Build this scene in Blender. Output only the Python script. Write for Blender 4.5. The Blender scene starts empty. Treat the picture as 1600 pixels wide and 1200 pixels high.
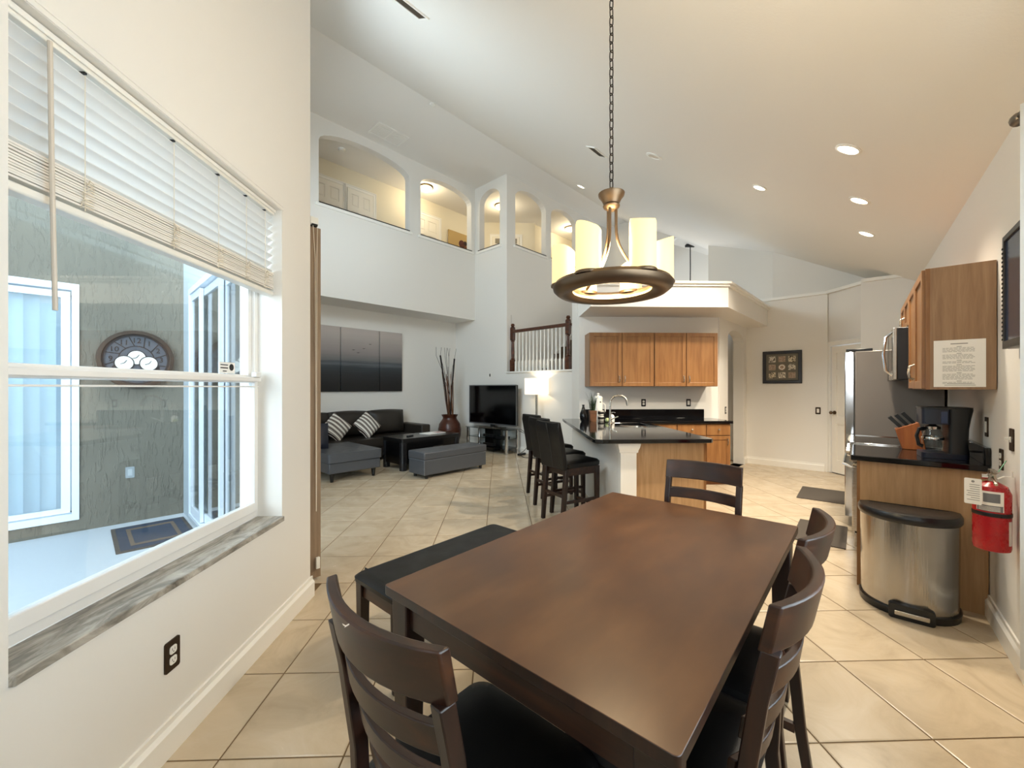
import bpy, bmesh, math, random
from mathutils import Vector, Matrix
from mathutils.geometry import tessellate_polygon
random.seed(7)
S = bpy.context.scene
COL = S.collection
sin, cos, pi, rad = math.sin, math.cos, math.pi, math.radians

# ------------------------------------------------------------------ camera, sky, exposure, daylight
cam_d = bpy.data.cameras.new('camera'); cam = bpy.data.objects.new('camera', cam_d); COL.objects.link(cam)
cam.location = (0, 0, 1.38); cam.rotation_euler = (pi/2, 0, 0)
cam_d.sensor_width = 36; cam_d.lens = 635/1600*36; cam_d.shift_y = 6/1600; cam_d.clip_start = 0.02
S.camera = cam
S.view_settings.view_transform = 'Standard'; S.view_settings.look = 'None'
S.view_settings.gamma = 1; S.view_settings.use_curve_mapping = False
S.view_settings.exposure = 1.15
w = bpy.data.worlds.new('sky'); S.world = w; w.use_nodes = True
bg = w.node_tree.nodes['Background']; bg.inputs[0].default_value = (.66, .83, 1.0, 1); bg.inputs[1].default_value = .8
try:
    S.cycles.use_denoising = True; S.cycles.max_bounces = 12; S.cycles.diffuse_bounces = 7
    S.cycles.glossy_bounces = 4; S.cycles.transparent_max_bounces = 12; S.cycles.sample_clamp_indirect = 6
    S.cycles.caustics_reflective = False; S.cycles.caustics_refractive = False
except Exception: pass

# frames: H = house walls, K = right wall, G = tile grid / left wall / kitchen, T = dining table
class Frame:
    def __init__(s, deg, o=(0, 0)):
        s.r = rad(deg); s.a = Vector((cos(s.r), sin(s.r))); s.b = Vector((-sin(s.r), cos(s.r))); s.o = Vector(o)
    def p(s, a, b, z=0.0):
        q = s.o + s.a*a + s.b*b; return Vector((q.x, q.y, z))
    def inv(s, x, y):
        q = Vector((x, y)) - s.o; return q.dot(s.a), q.dot(s.b)
H = Frame(46.8); K = Frame(49.5); G = Frame(1.8); T = Frame(48.7, (.44, 1.55))
CE = lambda h2: 2.72 + .564*(h2 + .44)            # sloping ceiling height
CREASE, FLAT = 5.553, 6.1
def ceil_at(px, py):                                # where the sight line meets the ceiling
    d = Vector(((px-800)/635, 1, (606-py)/635)); dh2 = H.b.dot(Vector((d.x, 1)))
    Y = (2.72 + .564*.44 - 1.38)/(d.z - .564*dh2)
    p = Vector((d.x*Y, Y, 1.38 + d.z*Y))
    if p.z > FLAT or Y < 0:
        Y = (FLAT-1.38)/d.z; p = Vector((d.x*Y, Y, FLAT))
    return p

def light(name, typ, loc, energy, color, size=.1, size_y=None, rot=None, target=None, spot=None):
    d = bpy.data.lights.new(name, typ); o = bpy.data.objects.new(name, d); COL.objects.link(o)
    o.location = loc; d.energy = energy; d.color = color
    if typ == 'AREA':
        d.size = size
        if size_y: d.shape = 'RECTANGLE'; d.size_y = size_y
    else: d.shadow_soft_size = size
    if typ == 'SPOT': d.spot_size = rad(spot or 120); d.spot_blend = .6
    if target is not None:
        o.rotation_euler = (Vector(target)-Vector(loc)).to_track_quat('-Z', 'Y').to_euler()
    return o
WARM = (1.0, .88, .70); COOL = (.87, .94, 1.0)
light('daylight_nook_window', 'AREA', K.p(1.0, -.95, 1.6), 46, (.95, .97, 1), 2.3, 1.7, target=K.p(1.0, 3, 1.5))
light('daylight_patio', 'AREA', H.p(-2.6, 1.4, 2.6), 170, COOL, 3.4, 3.0, target=H.p(1.2, 5.0, 1.2))
light('added_clerestory_fill', 'AREA', H.p(.55, 4.4, 4.2), 240, COOL, 2.6, 1.5, target=H.p(6, 4.6, 3.6))  # added fill lamp, brightens the living room through an invented high window

# ------------------------------------------------------------------ materials
def L(h):
    h = h.lstrip('#'); c = [int(h[i:i+2], 16)/255 for i in (0, 2, 4)]
    return tuple(x/12.92 if x <= .04045 else ((x+.055)/1.055)**2.4 for x in c) + (1,)
class M_:
    def __init__(s, name, col=(.8, .8, .8, 1), rough=.5, metal=0, **kw):
        s.m = bpy.data.materials.new(name); s.m.use_nodes = True; s.t = s.m.node_tree; s.n = s.t.nodes
        s.b = s.n['Principled BSDF']; s.b.inputs['Base Color'].default_value = L(col) if isinstance(col, str) else col
        s.b.inputs['Roughness'].default_value = rough; s.b.inputs['Metallic'].default_value = metal
        for k, v in kw.items(): s.b.inputs[k.replace('_', ' ')].default_value = v
    def add(s, t, **kw):
        n = s.n.new(t)
        for k, v in kw.items(): setattr(n, k, v)
        return n
    def ln(s, a, b): s.t.links.new(a, b)
    def coords(s, scale=(1, 1, 1), src='Object'):
        tc = s.add('ShaderNodeTexCoord'); mp = s.add('ShaderNodeMapping'); mp.inputs['Scale'].default_value = scale
        s.ln(tc.outputs[src], mp.inputs['Vector']); return mp.outputs[0]
    def noise(s, scale, vec, detail=4, rough=.55, dist=0):
        n = s.add('ShaderNodeTexNoise'); n.inputs['Scale'].default_value = scale; n.inputs['Detail'].default_value = detail
        n.inputs['Roughness'].default_value = rough; n.inputs['Distortion'].default_value = dist
        if vec: s.ln(vec, n.inputs['Vector'])
        return n.outputs['Fac']
    def ramp(s, fac, stops, interp='LINEAR'):
        r = s.add('ShaderNodeValToRGB'); e = r.color_ramp.elements; r.color_ramp.interpolation = interp
        cc = [L(c) if isinstance(c, str) else c for p, c in stops]
        e[0].position = stops[0][0]; e[0].color = cc[0]; e[1].position = stops[-1][0]; e[1].color = cc[-1]
        for (p, _), c in list(zip(stops, cc))[1:-1]: e.new(p).color = c
        s.ln(fac, r.inputs[0]); return r.outputs[0]
    def color(s, sock): s.ln(sock, s.b.inputs['Base Color']); return s
    def bump(s, fac, strength=.2, dist=.01):
        b = s.add('ShaderNodeBump'); b.inputs['Strength'].default_value = strength; b.inputs['Distance'].default_value = dist
        s.ln(fac, b.inputs['Height']); s.ln(b.outputs[0], s.b.inputs['Normal']); return s
    def rough(s, fac, lo, hi):
        r = s.add('ShaderNodeMapRange'); r.inputs[3].default_value = lo; r.inputs[4].default_value = hi
        s.ln(fac, r.inputs[0]); s.ln(r.outputs[0], s.b.inputs['Roughness']); return s
def paint(name, col, rough=.6, bs=.12, sc=90):
    m = M_(name, col, rough); v = m.coords(); m.bump(m.noise(sc, v, 3), bs, .003); return m.m
def wood(name, dark, mid, lite, axis=0, rough=.35, sc=9, spec=.5, stretch=14):
    m = M_(name, mid, rough); s = [1.0*stretch]*3; s[axis] = 1.0
    v = m.coords(tuple(s)); f = m.noise(sc/6, v, 6, .6, .6)
    m.color(m.ramp(f, [(.3, dark), (.52, mid), (.75, lite)])); m.bump(f, .025, .001); m.rough(f, rough-.03, rough+.06)
    return m.m
def plain(name, col, rough=.5, metal=0, **kw):
    m = M_(name, col, rough, metal, **kw); v = m.coords(); f = m.noise(40, v, 2); m.rough(f, max(0.02, rough-.05), min(1, rough+.05)); return m.m
def emit(name, col, st, base='#ffffff'):
    m = M_(name, base, .5); m.b.inputs['Emission Color'].default_value = L(col); m.b.inputs['Emission Strength'].default_value = st; return m.m
def glass_thin(name, tint='#eef4f6', refl=.12):
    m = M_(name); t = m.add('ShaderNodeBsdfTransparent'); g = m.add('ShaderNodeBsdfGlossy'); x = m.add('ShaderNodeMixShader'); fr = m.add('ShaderNodeLayerWeight'); pw = m.add('ShaderNodeMath', operation='POWER'); pw.inputs[1].default_value = 4
    t.inputs[0].default_value = L(tint); g.inputs['Roughness'].default_value = .02; fr.inputs[0].default_value = .5; m.ln(fr.outputs['Facing'], pw.inputs[0])
    mr = m.add('ShaderNodeMath', operation='ADD'); mr.inputs[1].default_value = refl-.06
    m.ln(pw.outputs[0], mr.inputs[0]); m.ln(mr.outputs[0], x.inputs[0]); m.ln(t.outputs[0], x.inputs[1]); m.ln(g.outputs[0], x.inputs[2])
    m.ln(x.outputs[0], m.n['Material Output'].inputs[0]); return m.m
def leather(name, col, rough=.4):
    m = M_(name, col, rough); m.b.inputs['Specular IOR Level'].default_value = .35; v = m.coords(); f = m.noise(220, v, 3); f2 = m.noise(9, v, 3); m.bump(f, .12, .002); m.rough(f2, rough-.08, rough+.12); return m.m

WALL = paint('wall_paint', (.78, .755, .71, 1)); CEIL = paint('ceiling_paint', (.80, .775, .73, 1), .7, .25, 60)
TRIM = plain('white_trim', (.86, .84, .79, 1), .35); DOORM = plain('white_door', (.84, .80, .72, 1), .4)
def tile_mat():
    m = M_('floor_tile', '#d8c09a', .22); v = m.coords((1, 1, 1), 'Object')
    oi = m.add('ShaderNodeObjectInfo'); va = m.add('ShaderNodeVectorMath', operation='ADD'); m.ln(v, va.inputs[0])
    cx = m.add('ShaderNodeCombineXYZ'); ml = m.add('ShaderNodeMath', operation='MULTIPLY'); ml.inputs[1].default_value = 37
    m.ln(oi.outputs['Random'], ml.inputs[0]); m.ln(ml.outputs[0], cx.inputs[0]); m.ln(cx.outputs[0], va.inputs[1])
    f = m.noise(3.2, va.outputs[0], 6, .62, 1.2)
    m.color(m.ramp(f, [(.25, (.46, .37, .26, 1)), (.5, (.56, .457, .325, 1)), (.78, (.63, .535, .41, 1))])); m.rough(f, .16, .32)
    m.bump(m.noise(24, va.outputs[0], 3), .04, .002); return m.m
TILE = tile_mat(); GROUT = plain('grout', '#6d5638', .9)
ESP = wood('espresso_wood', '#120805', '#23110a', '#3a1f11', 2, .34); ESPX = wood('espresso_wood_rail', '#150a06', '#2a150b', '#432512', 1, .32)
def tabletop_mat():
    m = M_('worn_tabletop', '#4a2c1a', .3); v = m.coords((1.6, 4.5, 2)); f = m.noise(2.0, v, 4, .5); f2 = m.noise(3.2, m.coords(), 3, .5)
    mx = m.add('ShaderNodeMix', data_type='RGBA'); mx.inputs[0].default_value = .45
    c1 = m.ramp(f, [(.2, '#371f11'), (.5, '#4e301b'), (.8, '#6a472b')]); c2 = m.ramp(f2, [(.25, '#38200f'), (.75, '#664529')])
    m.ln(c1, mx.inputs[6]); m.ln(c2, mx.inputs[7]); m.color(mx.outputs[2]); m.rough(f2, .26, .36)
    b = m.noise(30, m.coords((1, 1.6, 1)), 3, .5); m.bump(b, .04, .001); return m.m
TABLETOP = tabletop_mat()
BLK = leather('black_leather', '#080708', .40); GREYL = leather('charcoal_leather', '#4a4c50', .36); BROWNL = leather('dark_brown_leather', '#2c2722', .38)
MAPLE = wood('maple_cabinet', '#79502e', '#8b6139', '#9b7046', 2, .34); MAPLEP = wood('pale_oak_panel', '#a17d55', '#b08c64', '#bd9a73', 2, .4, 14)
def granite():
    m = M_('black_granite', '#0b0b0c', .07); v = m.coords(); f = m.noise(160, v, 3, .6)
    m.color(m.ramp(f, [(.55, '#08080a'), (.66, '#17171a'), (.76, '#3b3b40')])); return m.m
MAPLES = wood('maple_side_panel', '#86664a', '#957557', '#a38465', 2, .4, 14)
GRAN = granite()
def steel(name='brushed_steel', col='#b9b4ab', rough=.25, ax=(1, 1, 60)):
    m = M_(name, col, rough, 1.0); f = m.noise(18, m.coords(ax), 3); m.rough(f, rough-.07, rough+.08); m.bump(f, .03, .001); return m.m
STEEL = steel()
def streak_steel():
    m = M_('can_steel', '#a9a6a2', .22, 1.0); f = m.noise(4, m.coords((1, 5, .12)), 4, .6); m.rough(f, .14, .26); m.bump(f, .5, .012); return m.m
CHROME = plain('chrome', '#d9d9d9', .12, 1); NICK = plain('brushed_nickel', '#b8b0a2', .28, 1); BRONZE = plain('oil_bronze', '#6d5b48', .38, .9)
BRNP = plain('bronze_plate', '#3b2c1e', .45, .6); BLKP = plain('black_plastic', '#0f1114', .3); NAVYP = plain('dark_navy_plastic', '#141a2c', .3)
WHP = plain('white_plastic', '#e9e6de', .4); WHV = plain('white_vinyl', (.84, .82, .79, 1), .35); ALU = plain('white_aluminium', '#e4ecf4', .4)
def marble():
    m = M_('marble_sill', '#9a958c', .25); f = m.noise(3, m.coords((5, 1.2, 3)), 7, .65, 1.5)
    m.color(m.ramp(f, [(.3, '#57544f'), (.45, '#8b867d'), (.58, '#b3aea4'), (.75, '#d0cbc0')])); return m.m
MARB = marble()
def slat_mat(t=.34):
    m = M_('blind_slat', (.88, .88, .87, 1), .4)
    tr = m.add('ShaderNodeBsdfTranslucent'); tr.inputs[0].default_value = (.85, .86, .86, 1); mx = m.add('ShaderNodeMixShader'); mx.inputs[0].default_value = t
    m.ln(m.b.outputs[0], mx.inputs[1]); m.ln(tr.outputs[0], mx.inputs[2]); m.ln(mx.outputs[0], m.n['Material Output'].inputs[0]); return m.m
SLAT = slat_mat()
def stucco():
    m = M_('stucco', '#716c60', .85); v = m.coords((1, 1, .22)); f = m.noise(38, v, 3, .55, .5)
    r = m.ramp(f, [(.52, '#000000'), (.66, '#ffffff')]); m.bump(r, .55, .010); return m.m
STUC = stucco(); CONC = paint('patio_concrete', '#c3c8cc', .8, .2, 40)
GLASS = glass_thin('window_glass'); GLASSD = glass_thin('stand_glass', '#9fb4b4', .2); GLASSC = glass_thin('clear_glass', '#f4f8f8', .1)
SCREEN = plain('tv_screen', '#020203', .12); RED = plain('red_enamel', '#a8121a', .28); PAPER = plain('paper', '#efece6', .8); INK = plain('grey_ink', '#8d8b88', .8); INKD = plain('black_ink', '#1d1c1b', .7)
MATG = paint('grey_mat', '#4e4740', .9, .4, 200); RAILW = wood('rail_oak', '#2a140a', '#4a2613', '#6b3a1f', 0, .35)
SHADE = emit('candle_glass', '#ffdc94', .62, '#b8a070'); LAMPSH = emit('lamp_shade', '#fff0d6', .55, '#b8b2a6'); LED = emit('lamp_disc', '#ffe9c4', 9.0); DOME = emit('dome_glass', '#ffe0a0', 2.2)
CERAM = plain('brown_ceramic', '#4a2314', .3); BAMBOO = wood('bamboo', '#2b140c', '#6e4326', '#8d6238', 2, .5); DARKST = plain('dark_stalk', '#1d100c', .5)
GRASS = plain('green_grass', '#2f4127', .6); BLKMAT = plain('black_lacquer', '#070708', .22); CABLE = plain('cable', '#18181a', .5); WIRE = plain('cord', '#e6ddcc', .7)
FABRICB = wood('tan_vane', '#7b6650', '#8f7860', '#a28b70', 2, .7); STAIRC = paint('stair_carpet', '#5b4a3a', .95, .5, 200)

# ------------------------------------------------------------------ mesh helpers
class MB:
    def __init__(s): s.v = []; s.f = []
    def add(s, vs, fs):
        o = len(s.v); s.v += [tuple(p) for p in vs]; s.f += [tuple(i+o for i in f) for f in fs]; return s
    def hexa(s, p): return s.add(p, [(3, 2, 1, 0), (4, 5, 6, 7), (0, 1, 5, 4), (1, 2, 6, 5), (2, 3, 7, 6), (3, 0, 4, 7)])
    def box(s, x0, y0, z0, x1, y1, z1):
        return s.hexa([(x0, y0, z0), (x1, y0, z0), (x1, y1, z0), (x0, y1, z0), (x0, y0, z1), (x1, y0, z1), (x1, y1, z1), (x0, y1, z1)])
    def cbox(s, x, y, z, dx, dy, dz): return s.box(x-dx/2, y-dy/2, z-dz/2, x+dx/2, y+dy/2, z+dz/2)
    def bar(s, p, q, w0, d0, w1=None, d1=None):
        w1 = w1 or w0; d1 = d1 or d0; r = []
        for (x, y, z), a, b in ((p, w0/2, d0/2), (q, w1/2, d1/2)): r += [(x-a, y-b, z), (x+a, y-b, z), (x+a, y+b, z), (x-a, y+b, z)]
        return s.hexa(r)
    def loft(s, rings, caps=True, closed=False):
        n = len(rings[0]); vs = [p for r in rings for p in r]; fs = []; m = len(rings)
        for i in range(m if closed else m-1):
            for j in range(n):
                a = i*n+j; b = i*n+(j+1) % n; k = ((i+1) % m)*n
                fs.append((a, b, k+(j+1) % n, k+j))
        if caps and not closed: fs += [tuple(range(n))[::-1], tuple(range((m-1)*n, m*n))]
        return s.add(vs, fs)
    def lathe(s, prof, c=(0, 0, 0), n=20, caps=True):
        return s.loft([[(c[0]+r*cos(2*pi*j/n), c[1]+r*sin(2*pi*j/n), c[2]+z) for j in range(n)] for r, z in prof], caps)
    def tube(s, pts, r, n=6, closed=False):
        pts = [Vector(p) for p in pts]; rings = []; m = len(pts); up = None
        for i, p in enumerate(pts):
            a = pts[(i-1) % m] if (i or closed) else p; b = pts[(i+1) % m] if (i < m-1 or closed) else p
            t = (b-a).normalized()
            if up is None: up = t.orthogonal().normalized()
            up = (up - t*up.dot(t)).normalized(); sd = t.cross(up); rr = r[i] if isinstance(r, (list, tuple)) else r
            rings.append([p+up*rr*cos(2*pi*j/n)+sd*rr*sin(2*pi*j/n) for j in range(n)])
        return s.loft(rings, True, closed)
    def cyl(s, p, q, r, n=12): return s.tube([p, q], r, n)
    def prism(s, poly, ax, lo, hi, holes=()):
        loops = [list(poly)] + [list(h) for h in holes]
        flat = [p for l in loops for p in l]; tr = tessellate_polygon([[Vector((a, b, 0)) for a, b in l] for l in loops])
        def mp(p, t): return {'x': (t, p[0], p[1]), 'y': (p[0], t, p[1]), 'z': (p[0], p[1], t)}[ax]
        N = len(flat); vs = [mp(p, lo) for p in flat]+[mp(p, hi) for p in flat]
        fs = [tuple(t) for t in tr]+[tuple(i+N for i in t[::-1]) for t in tr]; o = 0
        for l in loops:
            n = len(l); fs += [(o+i, o+(i+1) % n, N+o+(i+1) % n, N+o+i) for i in range(n)]; o += n
        return s.add(vs, fs)
    def ball(s, c, rx, ry, rz, nu=14, nv=8):
        return s.lathe([(max(1e-4, sin(pi*i/nv)), -cos(pi*i/nv)) for i in range(nv+1)], n=nu).xf(lambda p: (c[0]+p[0]*rx, c[1]+p[1]*ry, c[2]+p[2]*rz), -(nu*(nv+1)))
    def xf(s, fn, start=0):
        st = start if start >= 0 else len(s.v)+start
        s.v[st:] = [tuple(fn(p)) for p in s.v[st:]]; return s
    def pillow(s, W, D, Hh, n=10, edge=.12, p=3.0):
        rings = []; vs = []; fs = []
        for sg in (1, -1):
            o = len(vs)
            for i in range(n+1):
                for j in range(n+1):
                    a = -1+2*i/n; b = -1+2*j/n; e = (1-abs(a)**p)*(1-abs(b)**p)
                    vs.append((a*W/2, b*D/2, sg*Hh/2*(edge+(1-edge)*max(0, e)**.5)))
            for i in range(n):
                for j in range(n):
                    k = o+i*(n+1)+j; q = (k, k+n+1, k+n+2, k+1); fs.append(q if sg > 0 else q[::-1])
        N = (n+1)**2; rim = [i*(n+1) for i in range(n)]+[n*(n+1)+j for j in range(n)]+[i*(n+1)+n for i in range(n, 0, -1)]+[j for j in range(n, 0, -1)]
        fs += [(rim[i], rim[(i+1) % len(rim)], rim[(i+1) % len(rim)]+N, rim[i]+N) for i in range(len(rim))]
        return s.add(vs, fs)
    def mesh(s, name, mat, smooth=35):
        me = bpy.data.meshes.new(name); me.from_pydata(s.v, [], s.f)
        bm = bmesh.new(); bm.from_mesh(me); bmesh.ops.recalc_face_normals(bm, faces=bm.faces); bm.to_mesh(me); bm.free()
        if smooth:
            me.polygons.foreach_set('use_smooth', [True]*len(me.polygons))
            me.set_sharp_from_angle(angle=rad(smooth))
        for m in (mat if isinstance(mat, list) else [mat]): me.materials.append(m)
        return me
    def build(s, name, mat, parent=None, bevel=0, seg=2, smooth=35, loc=None, rot=None):
        o = bpy.data.objects.new(name, s.mesh(name, mat, smooth)); COL.objects.link(o)
        if parent: o.parent = parent
        if loc is not None: o.location = loc
        if rot is not None: o.rotation_euler = rot if isinstance(rot, (tuple, list)) else (0, 0, rot)
        if bevel:
            b = o.modifiers.new('bevel', 'BEVEL'); b.width = bevel; b.segments = seg; b.limit_method = 'ANGLE'; b.angle_limit = rad(40)
        return o
def tag(o, label, cat, group=None):
    o['label'] = label; o['category'] = cat
    if group: o['group'] = group
    return o
def thing(name, label, cat, loc=(0, 0, 0), rot=0, group=None):
    o = bpy.data.objects.new(name, None); COL.objects.link(o); o.location = loc; o.rotation_euler = (0, 0, rot); o.empty_display_size = .1
    return tag(o, label, cat, group)
def struct(o): o['kind'] = 'structure'; return o
def dup(root, loc, rot, label):
    def cp(o, par):
        c = o.copy(); COL.objects.link(c)
        if par: c.parent = par
        for ch in o.children: cp(ch, c)
        return c
    r = cp(root, None); r.location = loc; r.rotation_euler = (0, 0, rot); r['label'] = label; return r
def arch(x0, x1, z0, zs, zc, n=14):
    c = (x0+x1)/2; r = (x1-x0)/2
    return [(x0, z0), (x1, z0)]+[(c+r*cos(pi*i/n), zs+(zc-zs)*sin(pi*i/n)) for i in range(n+1)]
def rect(a0, b0, a1, b1): return [(a0, b0), (a1, b0), (a1, b1), (a0, b1)]
def rrect(a0, b0, a1, b1, r, n=5):
    out = []
    for cx, cy, s0 in ((a1-r, b1-r, 0), (a0+r, b1-r, 1), (a0+r, b0+r, 2), (a1-r, b0+r, 3)):
        out += [(cx+r*cos(pi/2*(s0+i/n)), cy+r*sin(pi/2*(s0+i/n))) for i in range(n+1)]
    return out
def wall(name, F, ax, lo, hi, poly, holes=(), mat=None): return struct(MB().prism(poly, ax, lo, hi, holes).build(name, mat or WALL, rot=F.r, smooth=0))

# ------------------------------------------------------------------ room shell
WT = .14
# left wall with window
VW0, VW1, ZW0, ZW1 = 1.075, 2.38, .615, 2.40
cz = lambda v: CE(.884+.7071*v)
wall('wall_left', G, 'x', -1.47, -1.25, [(-2.9, 0), (2.73, 0), (2.73, cz(2.73)), (-2.9, cz(-2.9))], [rect(VW0, ZW0, VW1, ZW1)])
# right wall (house-parallel frame K) with nook window near the camera
kz = lambda a: CE(H.inv(*K.p(a, -.6).xy)[1])
wall('wall_right', K, 'y', -.74, -.6, [(-3.2, 0), (8.6, 0), (8.6, kz(8.6)), (-3.2, kz(-3.2))], [rect(.1, .8, 2.38, 2.3)])
# slider wall between living room and patio
S0, S1 = 3.15, 5.45
wall('wall_patio', H, 'x', .82, .97, [(2.87, 0), (8.1, 0), (8.1, 6.1), (CREASE, 6.1), (2.87, CE(2.87))], [rect(S0, .03, S1, 2.42), rect(3.2, 3.5, 5.6, 4.15)])
wall('wall_living', H, 'y', 7.99, 8.13, rect(.97, 0, 6.585, 3.05))
wall('wall_television', H, 'x', 6.445, 6.585, rect(6.21, 0, 7.99, 3.0))
wall('wall_stair', H, 'x', 6.445, 6.585, rect(4.2, 0, 6.21, 1.70))
# balcony overhang with arches
bal = [(.97, 2.985), (6.445, 2.985), (6.445, 6.1), (.97, 6.1)]
wall('wall_balcony', H, 'y', 7.26, 7.42, bal, [arch(.98+.12, 2.45, 4.60, 5.69, 5.93), arch(2.84, 4.65, 4.60, 5.69, 5.93), arch(4.92, 6.33, 4.60, 5.69, 5.93)])
wall('ceiling_soffit', H, 'z', 2.985, 3.1, rect(.97, 7.42, 6.445, 8.0))
wall('wall_narrow', H, 'x', 6.445, 6.60, [(6.21, 3.0), (7.42, 3.0), (7.42, 6.1), (6.21, 6.1)], [arch(6.43, 7.10, 4.60, 5.69, 5.93)])
wall('wall_arcade', H, 'y', 6.21, 6.35, rect(6.60, 0, 12.3, 6.1), [arch(6.72, 7.82, 4.60, 5.70, 5.94), arch(8.03, 9.13, 4.60, 5.70, 5.94), arch(9.34, 10.44, 4.60, 5.70, 5.94)])
# loft hall behind the arches
wall('floor_loft', H, 'z', 3.5, 3.66, [(.97, 7.42), (6.6, 7.42), (6.6, 6.35), (11, 6.35), (11, 7.7), (8.9, 7.7), (7.9, 8.7), (.97, 8.7)], mat=paint('loft_carpet', '#8d7c66', .95, .4, 200))
LOFTW = paint('loft_paint', (.74, .68, .54, 1))
wall('wall_loft', H, 'y', 8.56, 8.70, rect(.97, 3.66, 7.92, 6.1), mat=LOFTW)
G2 = G
pa = H.p(7.86, 8.56); pb = H.p(8.86, 7.56); ga, gb = G.inv(pa.x, pa.y), G.inv(pb.x, pb.y)
wall('wall_loft_corner', G, 'y', ga[1], ga[1]+.14, rect(ga[0]-.1, 3.66, gb[0]+.1, 6.1), mat=LOFTW)
wall('wall_loft_far', H, 'y', 7.56, 7.70, rect(8.86, 3.66, 11, 6.1), mat=LOFTW)
# far end: foyer
wall('wall_foyer', H, 'x', 12.2, 12.34, [(-1.0, 0), (6.4, 0), (6.4, 6.1), (CREASE, 6.1), (-1.0, CE(-1.0))])
wall('wall_loft_end', H, 'x', 10.9, 11.0, rect(6.35, 3.66, 8.7, 6.1))
wall('wall_foyer_gable', H, 'x', 10.66, 10.76, [(4.13, CE(4.13)), (4.535, 5.13), (5.55, 4.54), (6.21, 4.45), (6.21, 6.1), (CREASE, 6.1)])
# picture wall, pantry and plant shelf
LZ = 2.92
wall('wall_picture', H, 'x', 8.4, 8.54, rect(.79, 0, 2.10, LZ))
wall('wall_pantry', G, 'x', 5.409, 5.52, rect(5.745, 0, 6.63, LZ), [rect(5.86, 0, 6.47, 2.06)])
wall('wall_pantry_side', K, 'x', 7.84, 7.96, rect(-.6, 0, -.02, LZ))
shelf = [H.inv(*p.xy) for p in (H.p(8.36, 2.0), H.p(8.36, .81), G.p(5.37, 5.74), K.p(7.80, -.02), K.p(7.80, -.6), K.p(8.7, -.6))]
shelf = [(8.36, 1.98), shelf[1], shelf[2], shelf[3], shelf[4], shelf[5], (8.72, 1.98)]
o = wall('trim_1', H, 'z', LZ, LZ+.045, shelf, mat=TRIM)
wall('wall_gable', H, 'x', 8.72, 8.84, [(-.95, LZ), (1.62, LZ), (1.62, CE(1.62)), (-.95, CE(-.95))])
q = G.inv(*H.p(8.72, 1.62).xy)
def gz(v): return CE(H.inv(*G.p(q[0], v).xy)[1])
wall('wall_foyer_side', G, 'x', q[0], q[0]+.12, [(q[1], 0), (q[1]+2.3, 0), (q[1]+2.3, gz(q[1]+2.3)), (q[1], gz(q[1]))])
# kitchen back wall, its left return and the arched hall opening
KV = 6.22; KU1 = 3.43; SZ0, SZ1 = 2.477, 2.82
wall('wall_kitchen', G, 'y', KV, KV+.14, rect(1.23, 0, KU1, SZ0-.001))
wall('wall_kitchen_return', G, 'x', 1.23, 1.37, rect(KV+.14, 0, 6.84, SZ1))
ch1 = H.inv(*G.p(KU1, KV).xy)
wall('wall_hall', H, 'y', ch1[1], ch1[1]+.17, rect(ch1[0]-.02, 0, 8.4, LZ), [arch(7.25, 8.2, 0.0, 2.2, 2.36)])
wall('wall_hall_back', H, 'y', 3.1, 3.2, rect(6.9, 0, 8.6, LZ)); wall('wall_hall_end', H, 'x', 8.54, 8.6, rect(2.05, 0, 3.1, LZ))
wall('ceiling_hall', H, 'z', LZ, LZ+.05, rect(7.0, 2.0, 8.6, 3.2))
# soffit (plant shelf) over the kitchen with crown
sp = [(1.23, 5.44), (3.12, 5.44)]; e2 = G.inv(*H.p(7.9, 1.4).xy)
dl = H.inv(*G.p(3.12, 5.44).xy); e3 = G.inv(*H.p(8.4, dl[1]).xy); e4 = G.inv(*H.p(8.4, 2.1).xy)
soff = [(1.23, 5.44), (3.12, 5.44), e3, e4, (KU1, KV+.1), (1.23, KV+.1)]
wall('ceiling_kitchen_soffit', G, 'z', SZ0, SZ1-.06, soff)
def grow(pts, d): return [(pts[0][0]-d, pts[0][1]-d), (pts[1][0]+d*.4, pts[1][1]-d), (pts[2][0]+d*.7, pts[2][1]-d*.7), pts[3], pts[4], (pts[5][0]-d, pts[5][1])]
wall('trim_2', G, 'z', SZ1-.06, SZ1-.03, grow(soff, .025), mat=TRIM); wall('trim_3', G, 'z', SZ1-.03, SZ1, grow(soff, .05), mat=TRIM)
# ceilings
def slope(name, poly):
    m = MB(); m.prism(poly, 'z', 0, .12); m.xf(lambda p: (p[0], p[1], CE(p[1])+p[2])); return struct(m.build(name, CEIL, rot=H.r, smooth=0))
slope('ceiling', [(.82, -1.3), (12.34, -1.3), (12.34, CREASE), (.82, CREASE)])
slope('ceiling_nook', [(.82, -1.3), (.82, 2.92), (-3.2, -1.10), (-3.2, -1.3)])
wall('ceiling_loft', H, 'z', FLAT, FLAT+.12, rect(.82, CREASE, 12.34, 8.72), mat=CEIL)

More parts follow.
